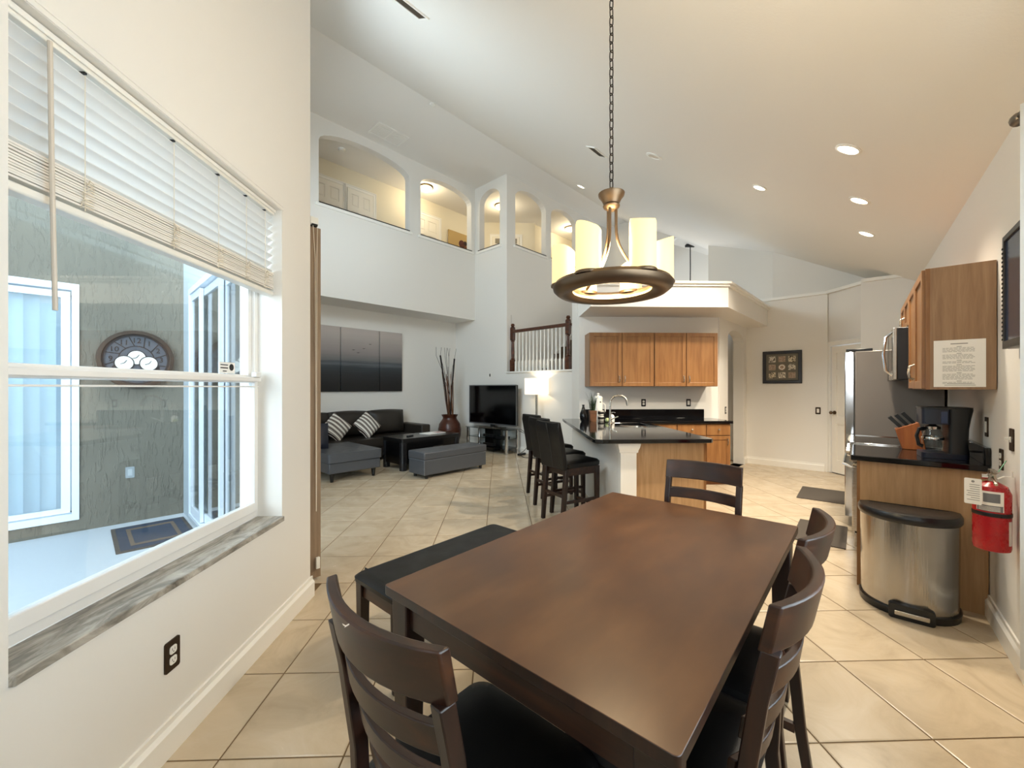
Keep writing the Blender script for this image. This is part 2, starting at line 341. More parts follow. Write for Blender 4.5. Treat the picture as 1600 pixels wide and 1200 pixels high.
# ------------------------------------------------------------------ floor and tiles
wall('floor', H, 'z', -.06, -.0035, [(.82, 8.1), (.82, 2.9), (-3.15, -1.05), (-3.15, -1.3), (9.2, -1.3), (9.2, 5.0), (6.5, 8.1)], mat=GROUT)
floor = bpy.data.objects['floor']
TS = .457; TU0, TV0 = -1.04, 2.00
def clip(poly, n, c):
    out = []
    for i in range(len(poly)):
        a, b = poly[i], poly[(i+1) % len(poly)]; da, db = a.dot(n)-c, b.dot(n)-c
        if da >= 0: out.append(a)
        if (da > 0) != (db > 0) and abs(da-db) > 1e-9: out.append(a+(b-a)*(da/(da-db)))
    return out
cons = [(lambda g, h: g[1] < 2.8, G.a, -1.25), (lambda g, h: h[1] > 2.9, H.a, .97), (lambda g, h: True, K.b, -.6), (lambda g, h: True, -H.b, -7.99),
        (lambda g, h: h[1] > 3.4, -H.a, -6.445), (lambda g, h: h[1] < 3.1, -H.a, -8.4), (lambda g, h: g[0] > 1.3 and h[1] > 2.6 and h[0] < 7.6, -G.b, -KV)]
cells = []
for i in range(-22, 26):
    for j in range(-12, 26):
        u, v = TU0+(i+.5)*TS, TV0+(j+.5)*TS; c = G.p(u, v).xy; g = (u, v); h = H.inv(*c)
        if h[1] > 3.2 and h[0] > 6.9: continue
        if g[0] < -1.25-TS and h[1] < 2.9: continue
        s = TS/2-.0032; poly = [G.p(u+a*s, v+b*s).xy for a, b in ((-1, -1), (1, -1), (1, 1), (-1, 1))]; full = True
        for ap, n, cc in cons:
            if ap(g, h):
                q2 = clip(poly, n, cc)
                if len(q2) != len(poly) or any((x-y).length > 1e-6 for x, y in zip(q2, poly)): full = False
                poly = q2
                if len(poly) < 3: break
        if len(poly) < 3: continue
        area = abs(sum(a.x*b.y-b.x*a.y for a, b in zip(poly, poly[1:]+poly[:1])))/2
        if area < .004 or h[0] < -2.2: continue
        Y = c.y; vis = Y > .6 and abs(c.x/Y) < 1.45
        cells.append((0 if vis else 1, c.length, c, poly, full))
cells.sort(key=lambda t: (t[0], t[1]))
def tilemesh(poly, c):
    m = MB(); lo = [(p.x-c.x, p.y-c.y) for p in poly]; k = 1-.006/TS*2
    return m.loft([[(x, y, -.009) for x, y in lo], [(x, y, -.0015) for x, y in lo], [(x*k, y*k, 0) for x, y in lo]])
ftile = None; rest = MB()
for n, (vv, d, c, poly, full) in enumerate(cells):
    if n < 299:
        if full:
            if ftile is None: ftile = tilemesh(poly, c).mesh('tile', TILE, 0)
            o = bpy.data.objects.new('tile', ftile); COL.objects.link(o)
        else: o = tilemesh(poly, c).build('tile', TILE, smooth=0)
        o.parent = floor; o.matrix_parent_inverse = Matrix.Rotation(-H.r, 4, 'Z'); o.location = (c.x, c.y, 0)
    else: t = tilemesh(poly, c); rest.add([(x+c.x, y+c.y, z) for x, y, z in t.v], t.f)
if rest.v:
    o = rest.build('remaining_tiles', TILE, floor, smooth=0); o.matrix_parent_inverse = Matrix.Rotation(-H.r, 4, 'Z'); o['kind'] = 'stuff'

# baseboards
def base(name, F, ax, at, d, s0, s1, hgt=.13):
    lo, hi = sorted((at, at+d)); m = MB()
    if ax == 'x': prof = [(at, 0), (at+d, 0), (at+d, hgt*.72), (at+d*.45, hgt*.84), (at+d*.45, hgt), (at, hgt)]; m.prism(prof, 'y', s0, s1)
    else: prof = [(at, 0), (at+d, 0), (at+d, hgt*.72), (at+d*.45, hgt*.84), (at+d*.45, hgt), (at, hgt)]; m.prism(prof, 'x', s0, s1)
    return struct(m.build(name, TRIM, rot=F.r, smooth=0))
base('baseboard_left', G, 'x', -1.25, .022, -2.3, 2.745)
base('baseboard_right', K, 'y', -.6, .02, -2.5, 3.74)
base('baseboard_picture', H, 'x', 8.4, -.02, .83, 1.97); base('baseboard_pantry', G, 'x', 5.409, -.02, 6.55, 6.58)
base('baseboard_television', H, 'x', 6.445, -.02, 4.5, 7.99); base('baseboard_living', H, 'y', 7.99, -.02, .97, 6.44)
base('baseboard_hall', H, 'y', ch1[1], -.02, 8.2, 8.4)

# sill caps on the balcony openings (dark rail cap over a white ledge)
n = 4
for (F, ax, at, s0, s1) in ((H, 'y', 7.26, 2.78, 4.71), (H, 'y', 7.26, 4.86, 6.40), (H, 'x', 6.445, 6.37, 7.2), (H, 'y', 6.21, 6.66, 7.88), (H, 'y', 6.21, 7.97, 9.19), (H, 'y', 6.21, 9.28, 10.5)):
    m = MB(); c = MB()
    if ax == 'y':
        m.box(s0, at-.03, 4.535, s1, at+.17, 4.59); c.box(s0+.06, at-.02, 4.59, s1-.06, at+.16, 4.612)
    else:
        m.box(at-.03, s0, 4.535, at+.17, s1, 4.59); c.box(at-.02, s0+.06, 4.59, at+.16, s1-.06, 4.612)
    t = struct(m.build('trim_%d' % n, TRIM, rot=H.r, bevel=.006)); c.build('dark_cap', plain('cap%d' % n, '#1d1714', .5), t); n += 1

# ------------------------------------------------------------------ doors
def door(name, F, ax, at, d, s0, s1, z0, hgt, rooms=3, knob=None, casing=.07, panels=True, vent=False):
    """six-panel door; at = wall face, d = +-1 outward (towards the viewer)"""
    root = bpy.data.objects.new(name, None); COL.objects.link(root); struct(root)
    org = F.p(at, s0, z0) if ax == 'x' else F.p(s0, at, z0)
    root.location = org; root.rotation_euler = (0, 0, F.r + (pi/2 if ax == 'x' else 0))
    # local: x along the wall, y = into (+) / out; for ax x, local y = -a axis
    sg = -d if ax == 'x' else d
    W = s1-s0; g = .012
    def Y(a, b): return sorted((sg*a, sg*b))
    cs = [(.10, .10+.3*(W-.3)/W*1), ]
    pw = (W-.3)/2; xs = [(.1, .1+pw), (.2+pw, .2+2*pw)]; zs = [(.22, .22+hgt*.28), (.22+hgt*.28+.12, hgt-.12-hgt*.13-.1), (hgt-.12-hgt*.13, hgt-.12)]
    holes = [rect(a, b, c, e) for a, c in xs for b, e in zs] if panels else []
    lo, hi = Y(-.04, -.012)
    MB().prism(rect(g, .01, W-g, hgt-g), 'y', lo, hi, holes).build('slab', DOORM, root, smooth=0)
    lo, hi = Y(-.04, -.026)
    for h in holes:
        a, b = h[0]; c, e = h[2]; m = MB().prism(rect(a, b, c, e), 'y', lo, hi)
        l2, h2 = Y(-.026, -.016); m.prism(rect(a+.03, b+.03, c-.03, e-.03), 'y', l2, h2); m.build('panel', DOORM, root, smooth=0)
    lo, hi = Y(0, .018)
    MB().prism(rect(-casing, 0, W+casing, hgt+casing), 'y', lo, hi, [rect(0, -.001, W, hgt)] if False else []) if False else None
    m = MB().box(-casing, lo, 0, 0, hi, hgt+casing).box(W, lo, 0, W+casing, hi, hgt+casing).box(0, lo, hgt, W, hi, hgt+casing)
    l2, h2 = Y(.018, .028); m.box(-casing, l2, 0, -casing+.02, h2, hgt+casing).box(W+casing-.02, l2, 0, W+casing, h2, hgt+casing).box(-casing, l2, hgt+casing-.02, W+casing, h2, hgt+casing)
    m.build('casing', TRIM, root, bevel=.003)
    if knob is not None:
        kx = .07 if knob == 0 else W-.07; k = MB().cyl((kx, sg*-.012, .98), (kx, sg*.0, .98), .03, 14).cyl((kx, 0, .98), (kx, sg*.04, .98), .011, 10); k.ball((kx, sg*.055, .98), .028, .022, .028)
        k.build('knob', BRONZE, root)
    if vent:
        v = MB().box(.08, *[Y(-.012, .0)[0]], hgt-.2, W-.08, Y(-.012, .0)[1], hgt-.06)
        v.build('grille', plain('grille_grey', '#8b8478', .6), root)
    return root
d1 = door('door_1', G, 'x', 5.409, -1, 5.86, 6.47, 0, 2.06, knob=1)
door('door_2', H, 'y', 8.56, -1, 3.16, 3.85, 3.66, 2.03); door('door_3', H, 'y', 8.56, -1, 3.92, 4.54, 3.66, 2.03)
door('door_4', H, 'y', 8.56, -1, 5.55, 6.35, 3.66, 2.03)
door('door_5', G, 'y', ga[1], -1, ga[0]+.30, ga[0]+1.08, 3.66, 2.03, panels=False, vent=True)
for dn in ('door_2', 'door_3', 'door_4', 'door_5'):
    for c in bpy.data.objects[dn].children:
        if c.name.startswith(('slab', 'panel', 'grille')): c.location.y -= .045
for c in bpy.data.objects['door_5'].children: pass

# ------------------------------------------------------------------ dining window (left wall), with patio beyond
win = struct(bpy.data.objects.new('window_1', None)); COL.objects.link(win); win.rotation_euler = (0, 0, G.r)
UG = -1.40
def frame_x(x0, x1, a0, b0, a1, b1, w, w2=None): return MB().prism(rect(a0, b0, a1, b1), 'x', x0, x1, [rect(a0+w, b0+(w2 or w), a1-w, b1-w)])
frame_x(-1.47, UG+.012, VW0, ZW0+.03, VW1, ZW1, .028, .05).build('frame', WHV, win, smooth=0)
ZM = 1.428
frame_x(UG-.03, UG-.005, VW0+.028, ZM-.02, VW1-.028, ZW1-.03, .03, .045).build('upper_sash', WHV, win, bevel=.003, smooth=0)
frame_x(UG-.004, UG+.03, VW0+.028, ZW0+.07, VW1-.028, ZM+.012, .03, .05).build('lower_sash', WHV, win, bevel=.003, smooth=0)
MB().box(UG-.02, VW0+.05, ZM+.02, UG-.016, VW1-.05, ZW1-.05).build('upper_pane', GLASS, win, smooth=0)
MB().box(UG+.012, VW0+.05, ZW0+.11, UG+.016, VW1-.05, ZM-.02).build('lower_pane', GLASS, win, smooth=0)
m = MB().box(UG+.028, VW0+.03, ZM-.012, UG+.05, VW1-.03, ZM+.008); m.box(UG+.03, VW0+.03, ZM-.045, UG+.038, VW1-.03, ZM-.038); m.build('meeting_rail', WHV, win, bevel=.002)
MB().box(UG+.02, VW1-.075, ZM+.012, UG+.05, VW1-.03, ZM+.04).build('sash_lock', WHV, win, bevel=.003)
st = MB().box(UG-.0155, VW1-.28, ZM+.028, UG-.014, VW1-.16, ZM+.085).build('sticker', PAPER, win, smooth=0)
m = MB().box(UG-.014, VW1-.272, ZM+.068, UG-.0135, VW1-.215, ZM+.073).box(UG-.014, VW1-.272, ZM+.052, UG-.0135, VW1-.215, ZM+.058).box(UG-.014, VW1-.255, ZM+.036, UG-.0135, VW1-.225, ZM+.041)
m.cyl((UG-.014, VW1-.187, ZM+.06), (UG-.0135, VW1-.187, ZM+.06), .018, 16); m.build('print', INKD, st, smooth=0)
MB().box(-1.39, VW0, ZW0-.03+.03, -1.235, VW1+.0, ZW0+.028).build('marble_sill', MARB, win, bevel=.004)
m = MB().box(-1.25, VW0, ZW1+.002, -1.246, VW1+.012, ZW1+.012); m.box(-1.25, VW0, ZW1+.022, -1.247, VW1+.012, ZW1+.030); m.build('head_trim', WALL, win, bevel=.001)
# horizontal blind
bl = thing('window_blind', 'white horizontal slat blind raised halfway over the dining window', 'blind', G.p(-1.315, VW0+.012), G.r)
BW = VW1-VW0-.024
MB().box(-.03, 0, ZW1-.035, .03, BW, ZW1-.004).build('headrail', WHP, bl, bevel=.003)
MB().box(.032, 0, ZW1-.022, .038, BW, ZW1-.004).build('valance', TRIM, bl, bevel=.003)
sm = None
def slatmesh(tilt, wd=.05):
    m = MB(); r = []
    for y in (0, BW):
        ring = []
        for k in range(7):
            a = -1+2*k/6; x = a*wd/2; z = .004*(1-a*a); ring.append((x*cos(tilt)-z*sin(tilt), y, x*sin(tilt)+z*cos(tilt)+.0012))
        ring += [(x, y, z-.0025) for x, y, z in ring[::-1]]; r.append(ring)
    return m.loft(r)
sm = slatmesh(rad(40)).mesh('slat', SLAT)
for k in range(8):
    o = bpy.data.objects.new('slat', sm); COL.objects.link(o); o.parent = bl; o.location = (0, 0, ZW1-.062-k*.0435)
m2 = MB().prism(rrect(-.025, 0, .025, BW, .004), 'z', -.0005, .0056)
sm2 = m2.mesh('slat_flat', plain('stack_slat', '#e6e2da', .4))
for k in range(12):
    o = bpy.data.objects.new('slat', sm2); COL.objects.link(o); o.parent = bl; o.location = (random.uniform(-.003, .003), 0, 2.030-k*.0083); o.rotation_euler = (0, random.uniform(-.05, .05), 0)
MB().box(-.026, 0, 1.905, .026, BW, 1.93).build('bottom_rail', WHP, bl, bevel=.006)
for f in (.17, .44, .64, .80, .93):
    y = f*BW; m = MB()
    for x in (-.027, .028): m.cyl((x, y, 1.93), (x, y, ZW1-.05), .0015, 5)
    for q in range(9): m.tube([(.029, y-.015+.003*q, 1.935+.010*q), (.040, y+random.uniform(-.03, .03), 1.937+.011*q), (.034, y+.022, 1.942+.010*q)], .0019, 4)
    m.build('ladder_cord', WIRE, bl)
    m2 = MB().cbox(.02, y, ZW1-.042, .02, .008, .006); m2.build('cord_clip', BLKP, bl)
wy = 1.19-VW0-.012
MB().tube([(.045, wy, ZW1-.04), (.05, wy, 2.0), (.055, wy+.004, 1.60)], .0058, 8).build('tilt_wand', plain('wand', '#cfc4b6', .4), bl)
# bronze outlet on the left wall
def outlet(name, label, F, ax, at, d, s, z, mat, kind='outlet', ins=WHP, group=None, w2=.07, h2=.115):
    o = thing(name, label, 'outlet' if kind == 'outlet' else 'switch', F.p(at, s, z) if ax == 'x' else F.p(s, at, z), F.r+(pi/2 if ax == 'x' else 0), group)
    sg = -d if ax == 'x' else d; e = .006*sg
    lo, hi = sorted((0, e)); MB().prism(rrect(-w2/2, -h2/2, w2/2, h2/2, .008), 'y', lo, hi).build('cover_plate', mat, o, smooth=0)
    if kind == 'outlet':
        for zz in (.02, -.02):
            lo, hi = sorted((e, e*1.5)); MB().prism(rrect(-.016, zz-.015, .016, zz+.015, .009), 'y', lo, hi).build('socket', ins, o, smooth=0)
            lo, hi = sorted((e*1.5, e*1.55)); sl = MB()
            for x in (-.006, .006): sl.prism(rect(x-.001, zz-.002, x+.001, zz+.007), 'y', lo, hi)
            sl.prism(rect(-.002, zz-.009, .002, zz-.005), 'y', lo, hi); sl.build('slots', INKD, bpy.data.objects[o.children[-1].name], smooth=0)
    elif kind == 'toggle':
        lo, hi = sorted((e, e+.022*sg)); MB().prism(rect(-.005, -.002, .005, .01), 'y', lo, hi).build('toggle', ins, o, bevel=.001)
        lo, hi = sorted((e, e+.003*sg)); MB().prism(rect(-.009, -.014, .009, .014), 'y', lo, hi).build('toggle_plate', ins, o)
    else:
        lo, hi = sorted((e, e*1.6)); MB().prism(rect(-.017, -.033, .017, .033), 'y', lo, hi).build('rocker', ins, o, smooth=0)
    return o
outlet('wall_outlet', 'dark bronze double outlet low on the left wall below the window', G, 'x', -1.25, 1, 1.59, .363, BRNP)
# patio
wall('floor_patio', H, 'z', -.10, -.02, [(.82, 2.2), (.82, 5.8), (-6, 5.8), (-9, 2), (-9, -4), (-3.6, -1.6)], mat=CONC)
wall('wall_stucco', H, 'y', 5.80, 5.95, rect(-6, -.05, .82, 4.2), [rect(-1.85, .10, .0, 2.385)], mat=STUC)
wall('wall_stucco_return', H, 'x', .80, .82, [(2.9, -.05), (5.8, -.05), (5.8, 4.3), (2.9, 4.3)], [rect(S0, .03, S1, 2.42), rect(3.2, 3.5, 5.6, 4.15)], mat=paint('patio_paint', '#b9c3c8', .85, .3, 30))
dr = struct(bpy.data.objects.new('door_6', None)); COL.objects.link(dr); dr.location = H.p(-1.85, 5.80, .10); dr.rotation_euler = (0, 0, H.r)
MB().prism(rect(0, 0, 1.85, 2.285), 'y', -.02, .09, [rect(.05, .06, 1.80, 2.225)]).build('frame', ALU, dr, smooth=0)
MB().prism(rect(.95, .07, 1.79, 2.21), 'y', .02, .05, [rect(1.0, .12, 1.73, 2.15)]).build('sliding_sash', ALU, dr, smooth=0)
MB().box(.06, .03, .08, 1.78, .034, 2.2).build('pane', GLASS, dr, smooth=0)
vm = MB().prism([(-.054+.108*i/8, .010*sin(pi*i/8)) for i in range(9)]+[(.054-.108*i/8, .010*sin(pi*(1-i/8))-.002) for i in range(9)], 'z', 0, 2.13)
vb = thing('vertical_blind', 'white vertical blind behind the patio door seen through the window', 'blind', H.p(-1.85, 5.93, .14), H.r)
vmesh = vm.mesh('vane', plain('white_vane', '#eef4fa', .5))
for k in range(17):
    o = bpy.data.objects.new('vane', vmesh); COL.objects.link(o); o.parent = vb; o.location = (.10+k*.103, 0, .02); o.rotation_euler = (0, 0, rad(20+random.uniform(-4, 4)))
MB().box(.05, -.03, 2.14, 1.8, .03, 2.2).build('headrail', WHP, vb)
wall('wall_behind_blind', H, 'y', 6.2, 6.25, rect(-2.2, 0, .82, 2.6), mat=plain('painted_room_dimness', '#2c3644', .9))  # dark sheet: the dimness of the room behind is put into its colour
# sliding doors to the living room
sd = struct(bpy.data.objects.new('door_7', None)); COL.objects.link(sd); sd.location = H.p(.82, 0, 0); sd.rotation_euler = (0, 0, H.r)
MB().prism(rect(S0, .03, S1, 2.42), 'x', -.03, .12, [rect(S0+.05, .06, S1-.05, 2.36)]).build('frame', ALU, sd, smooth=0)
mid = (S0+S1)/2
for k, (a, b, x) in enumerate(((S0+.05, mid+.03, .06), (mid-.03, S1-.05, .015), (S1-.55, S1-.07, -.02))):
    s_ = MB().prism(rect(a, .07, b, 2.35), 'x', x, x+.03, [rect(a+.055, .15, b-.055, 2.28)]).build('sliding_sash', ALU, sd, smooth=0)
    MB().box(x+.012, a+.05, .14, x+.016, b-.05, 2.29).build('pane', GLASS, s_, smooth=0)
cw = struct(bpy.data.objects.new('added_high_window', None)); COL.objects.link(cw); cw.rotation_euler = (0, 0, H.r)  # invented window above the sliders, out of view, added to admit the fill
MB().prism(rect(3.2, 3.5, 5.6, 4.15), 'x', .84, .90, [rect(3.25, 3.55, 4.375, 4.10), rect(4.425, 3.55, 5.55, 4.10)]).build('frame', ALU, cw, smooth=0)
MB().box(.868, 3.22, 3.52, .872, 5.58, 4.13).build('pane', GLASS, cw, smooth=0)
# clock on the stucco wall
ck = thing('wall_clock', 'large round dark metal clock with three small dials on the stucco patio wall', 'clock', H.p(.411, 5.80, 1.676), H.r)
def ring_y(m, r0, r1, y0, y1, n=40, c=(0, 0)):
    return m.prism([(c[0]+r1*cos(2*pi*i/n), c[1]+r1*sin(2*pi*i/n)) for i in range(n)], 'y', y0, y1, [[(c[0]+r0*cos(2*pi*i/n), c[1]+r0*sin(2*pi*i/n)) for i in range(n)]])
def disc_y(m, r, y0, y1, n=32, c=(0, 0)): return m.prism([(c[0]+r*cos(2*pi*i/n), c[1]+r*sin(2*pi*i/n)) for i in range(n)], 'y', y0, y1)
disc_y(MB(), .27, -.03, -.006).build('face', plain('clock_face', '#4b5158', .5), ck); ring_y(MB(), .262, .30, -.065, 0).build('rim', plain('clock_rim', '#4a4038', .4, .7), ck, bevel=.006)
ring_y(MB(), .246, .262, -.05, -.03).build('inner_rim', INKD, ck)
m = MB()
for i in range(12):
    a = pi/2-2*pi*i/12
    m.tube([(.14*cos(a+.12), -.033, .14*sin(a+.12)), (.24*cos(a+.12+.13), -.033, .24*sin(a+.12+.13))], .005, 4)
ring_y(m, .135, .142, -.036, -.03); m.build('spokes', INKD, ck)
def text(s, size, mat, parent, loc, rot=(pi/2, 0, 0), name='numeral', ext=.001, align='CENTER'):
    c = bpy.data.curves.new(name, 'FONT'); c.body = s; c.size = size; c.extrude = ext; c.align_x = align; c.align_y = 'CENTER'; c.resolution_u = 2
    o = bpy.data.objects.new(name, c); COL.objects.link(o)
    dg = bpy.context.evaluated_depsgraph_get(); me = bpy.data.meshes.new_from_object(o.evaluated_get(dg)); bpy.data.objects.remove(o)
    me.materials.clear(); me.materials.append(mat); o = bpy.data.objects.new(name, me); COL.objects.link(o); o.parent = parent; o.location = loc; o.rotation_euler = rot; return o
for i in range(1, 13):
    a = pi/2-2*pi*i/12; text(str(i), .075, INKD, ck, (.195*cos(a), -.036, .195*sin(a)))
for (x, z) in ((-.095, -.04), (0, .02), (.095, -.04)):
    d_ = disc_y(MB(), .075, -.04 if z < 0 else -.036, -.03, c=(x, z)).build('small_dial', WHP, ck); mm = MB(); yy = -.042 if z < 0 else -.038
    ring_y(mm, .07, .077, yy, -.03, 24, (x, z)); mm.build('dial_ring', INKD, d_); MB().tube([(x-.03, yy, z-.01), (x, yy, z), (x+.02, yy, z+.03)], .003, 4).build('dial_hand', INKD, d_)
outlet('patio_outlet', 'grey weatherproof outlet on the stucco patio wall under the clock', H, 'y', 5.80, -1, .362, .50, plain('grey_cover', '#9aa0a2', .5), 'rocker', plain('grey_cover2', '#b4b9ba', .5))
dm = thing('doormat', 'dark blue doormat with brown border on the patio by the sliding door', 'mat', H.p(.49, 5.17, -.02), H.r)
MB().prism(rrect(-.28, -.42, .28, .42, .01), 'z', 0, .012).build('border', plain('mat_brown', '#4d4640', .9), dm); MB().prism(rect(-.25, -.39, .25, .39), 'z', .012, .014).build('blue_band', paint('mat_blue', '#2e3a4c', .95, .5, 120), dm)
MB().prism(rect(-.18, -.30, .18, .30), 'z', .014, .0155, [rect(-.15, -.24, .15, .24)]).build('inner_border', plain('mat_brown2', '#6a5a4c', .9), dm)
# tan vertical blind seen edge-on beyond the left wall
vb2 = thing('vertical_blind', 'tan vertical blind stack with pull cord beside the end of the left wall', 'blind', H.p(1.15, 3.03), H.r)
MB().box(-.028, -.02, 2.545, .028, 2.5, 2.60).build('headrail', WHP, vb2, bevel=.004); MB().box(-.02, -.022, 2.535, .02, .06, 2.55).build('end_cap', BLKP, vb2)
for k in range(9): MB().box(-.046, -.008+.022*k, .02, .046, -.004+.022*k, 2.53).build('vane', FABRICB, vb2, smooth=0)
MB().tube([(-.012, -.02, 2.54), (0, -.028, 2.3), (.006, -.03, .5)], .0022, 5).tube([(.018, -.02, 2.54), (.012, -.028, 2.3), (.008, -.03, .5)], .0022, 5).build('pull_cord', WIRE, vb2)
MB().box(.004, -.04, .09, .03, -.02, .17).build('cord_weight', WHP, vb2, bevel=.003)

# ------------------------------------------------------------------ nook window on the right wall, curtain, wall television
nw = struct(bpy.data.objects.new('window_2', None)); COL.objects.link(nw); nw.rotation_euler = (0, 0, K.r)
MB().prism(rect(.1, .8, 2.38, 2.3), 'y', -.73, -.67, [rect(.15, .85, 1.22, 2.25), rect(1.27, .85, 2.33, 2.25)]).build('frame', WHV, nw, smooth=0)
MB().box(.12, -.702, .82, 2.36, -.698, 2.28).build('pane', GLASS, nw, smooth=0)
cu = thing('curtain', 'white sheer curtain on a dark rod at the right edge by the wall television', 'curtain', K.p(0, -.47), K.r)
MB().cyl((-.1, 0, 2.42), (2.44, 0, 2.42), .011, 10).build('rod', plain('rod_pewter', '#6b645c', .35, .9), cu)
m = MB(); m.lathe([(.011, 0), (.018, .006), (.024, .02), (.026, .035), (.02, .052), (.006, .06)], n=12); m.xf(lambda p: (2.44+p[2], p[0], 2.42+p[1])); m.build('finial', plain('rod_pewter2', '#7b7268', .35, .9), cu)
pts = []; nn = 60
front = [(1.75+.66*i/nn, .022*sin(i*2*pi/7.5)) for i in range(nn+1)]
m = MB().prism(front+[(x, y-.003) for x, y in front[::-1]], 'z', .35, 2.42); m.build('panel', slat_mat(.55), cu)
tv2 = thing('wall_television', 'black flat television on the right wall above the light switch', 'television', K.p(2.69, -.6, 1.82), K.r)
MB().box(-.24, .03, -.26, .24, .08, .26).build('case', BLKP, tv2, bevel=.006); MB().prism(rect(-.24, -.26, .24, .26), 'y', .08, .092, [rect(-.215, -.225, .215, .235)]).build('bezel', plain('bezel_black', '#15120f', .35), tv2, bevel=.002)
MB().box(-.215, .08, -.225, .215, .085, .235).build('screen', plain('screen_blue_reflection', '#2b3650', .15), tv2)  # blue reflection painted into the screen's base colour
m = MB()
for k in range(22): m.box(.225, .092, -.22+k*.02, .238, .095, -.212+k*.02)
m.build('speaker_vents', plain('vent_grey', '#2d2b2a', .5), tv2); MB().box(-.15, .0, -.31, .2, .05, -.262).build('bracket', plain('bracket_grey', '#b5b7bb', .4, .3), tv2, bevel=.004)
outlet('light_switch', 'bronze toggle light switch on the right wall above the fire extinguisher', K, 'y', -.6, 1, 3.26, 1.113, BRNP, 'toggle')
outlet('light_switch', 'bronze rocker switch on the right wall just behind the coffee maker', K, 'y', -.6, 1, 3.80, 1.14, BRNP, 'rocker', h2=.12)
outlet('wall_outlet', 'bronze outlet at the end of the black backsplash by the fire extinguisher', K, 'y', -.6, 1, 3.46, .985, BRNP)

# ------------------------------------------------------------------ dining set
tb = thing('dining_table', 'long dark brown wooden dining table with a worn top', 'table', T.p(0, 0), T.r)
TL, TW, TH = 1.52, .91, .76
m = MB().prism(rrect(-TL/2, -TW/2, TL/2, TW/2, .012, 3), 'z', TH-.028, TH); tt = m.build('tabletop', [TABLETOP, ESP], tb, bevel=.004, seg=2)
for f_ in tt.data.polygons: f_.material_index = 0 if f_.normal.z > .5 else 1
for sx in (-1, 1):
    for sy in (-1, 1):
        x, y = sx*(TL/2-.055), sy*(TW/2-.055); MB().bar((x, y, 0), (x, y, TH-.028), .055, .055, .075, .075).build('leg', ESP, tb, bevel=.004)
ap = TH-.028
for sy in (-1, 1): MB().box(-TL/2+.09, sy*(TW/2-.045)-.011, ap-.09, TL/2-.09, sy*(TW/2-.045)+.011, ap).build('apron', ESPX, tb)
for sx in (-1, 1): MB().box(sx*(TL/2-.045)-.011, -TW/2+.09, ap-.09, sx*(TL/2-.045)+.011, TW/2-.09, ap).build('apron', ESPX, tb)

def slat_curve(m, x0, z0, z1, w, bow, th, lean=.0, n=12):
    rings = []
    for i in range(n+1):
        s = -1+2*i/n; xx = x0-bow*(1-s*s); y = s*w/2
        rings.append([(xx-th/2-lean*(z0-.7), y, z0), (xx+th/2-lean*(z0-.7), y, z0), (xx+th/2-lean*(z1-.7), y, z1), (xx-th/2-lean*(z1-.7), y, z1)])
    return m.loft(rings)
def make_chair(label):
    c = thing('dining_chair', label, 'chair', (0, 0, 0), 0, 'chairs around the dining table')
    # padded seat
    m = MB(); W = .42
    rings = []
    for z, k in ((.425, .0), (.43, .008), (.455, .012), (.472, .0), (.482, -.03), (.486, -.09)):
        rings.append([(x, y, z) for x, y in rrect(-.205-k, -W/2-k, .20+k, W/2+k, .05+k*.5, 5)])
    m.loft(rings); m.build('seat', BLK, c)
    m = MB().box(-.19, -.195, .37, .185, -.172, .425).box(-.19, .172, .37, .185, .195, .425).box(.165, -.19, .37, .187, .19, .425).box(-.2, -.19, .37, -.178, .19, .425); m.build('seat_frame', ESPX, c)
    for sy in (-1, 1):
        MB().bar((.165, sy*.175, 0), (.165, sy*.175, .425), .032, .032, .042, .042).build('leg', ESP, c, bevel=.003)
        pth = [(-.262, 0), (-.235, .18), (-.215, .40), (-.222, .56), (-.25, .76), (-.272, .866)]; rings = []
        for x, z in pth:
            d = .034 if z > .1 else .03; rings.append([(x-d/2, sy*.183-.014, z), (x+d/2, sy*.183-.014, z), (x+d/2, sy*.183+.014, z), (x-d/2, sy*.183+.014, z)])
        MB().loft(rings).build('leg', ESP, c, bevel=.003)
    slat_curve(MB(), -.272, .862, .962, .394, .052, .024, .2).xf(lambda p: (p[0]+.045, p[1], p[2])).build('top_rail', ESPX, c, bevel=.004)
    for z0, z1, xx in ((.755, .812, -.245), (.655, .705, -.232), (.56, .605, -.222)):
        slat_curve(MB(), xx-.0, z0, z1, .35, .042, .018, .15).xf(lambda p: (p[0]+.008, p[1], p[2])).build('slat', ESPX, c, bevel=.003)
    for sy in (-1, 1): MB().box(-.22, sy*.175-.009, .16, .15, sy*.175+.009, .19).build('stretcher', ESPX, c)
    return c
def place_chair(c, loc, rot): c.location = (loc[0], loc[1], 0); c.rotation_euler = (0, 0, rot)
ch = make_chair('dark ladder-back dining chair nearest the window wall, at the near end of the table')
place_chair(ch, (-.071, .989), T.r)
# paint chip on the near chair
MB().add([(0, 0, 0), (.012, .002, 0), (.014, .006, 0), (.004, .005, 0)], [(0, 1, 2, 3)]).add([(.002, .006, 0), (.006, .004, 0), (.004, .016, 0)], [(0, 1, 2)]).xf(lambda p: (-.357+p[0]*.8, -.02+p[1], .9625+p[2])).build('paint_chip', plain('chip', '#cfc7bd', .8), ch, smooth=0)
T2 = T.r+pi/2
dup(ch, (.425, 1.112, 0), T2, 'dark ladder-back dining chair on the right of the table, nearer the camera')
dup(ch, (.722, 1.455, 0), T2, 'dark ladder-back dining chair on the right of the table, nearer the trash can')
dup(ch, (.875, 2.045, 0), T.r+pi, 'dark ladder-back dining chair at the far end of the table facing the camera')
for c in [o for o in bpy.data.objects if o.name.startswith('paint_chip.')]: bpy.data.objects.remove(c)

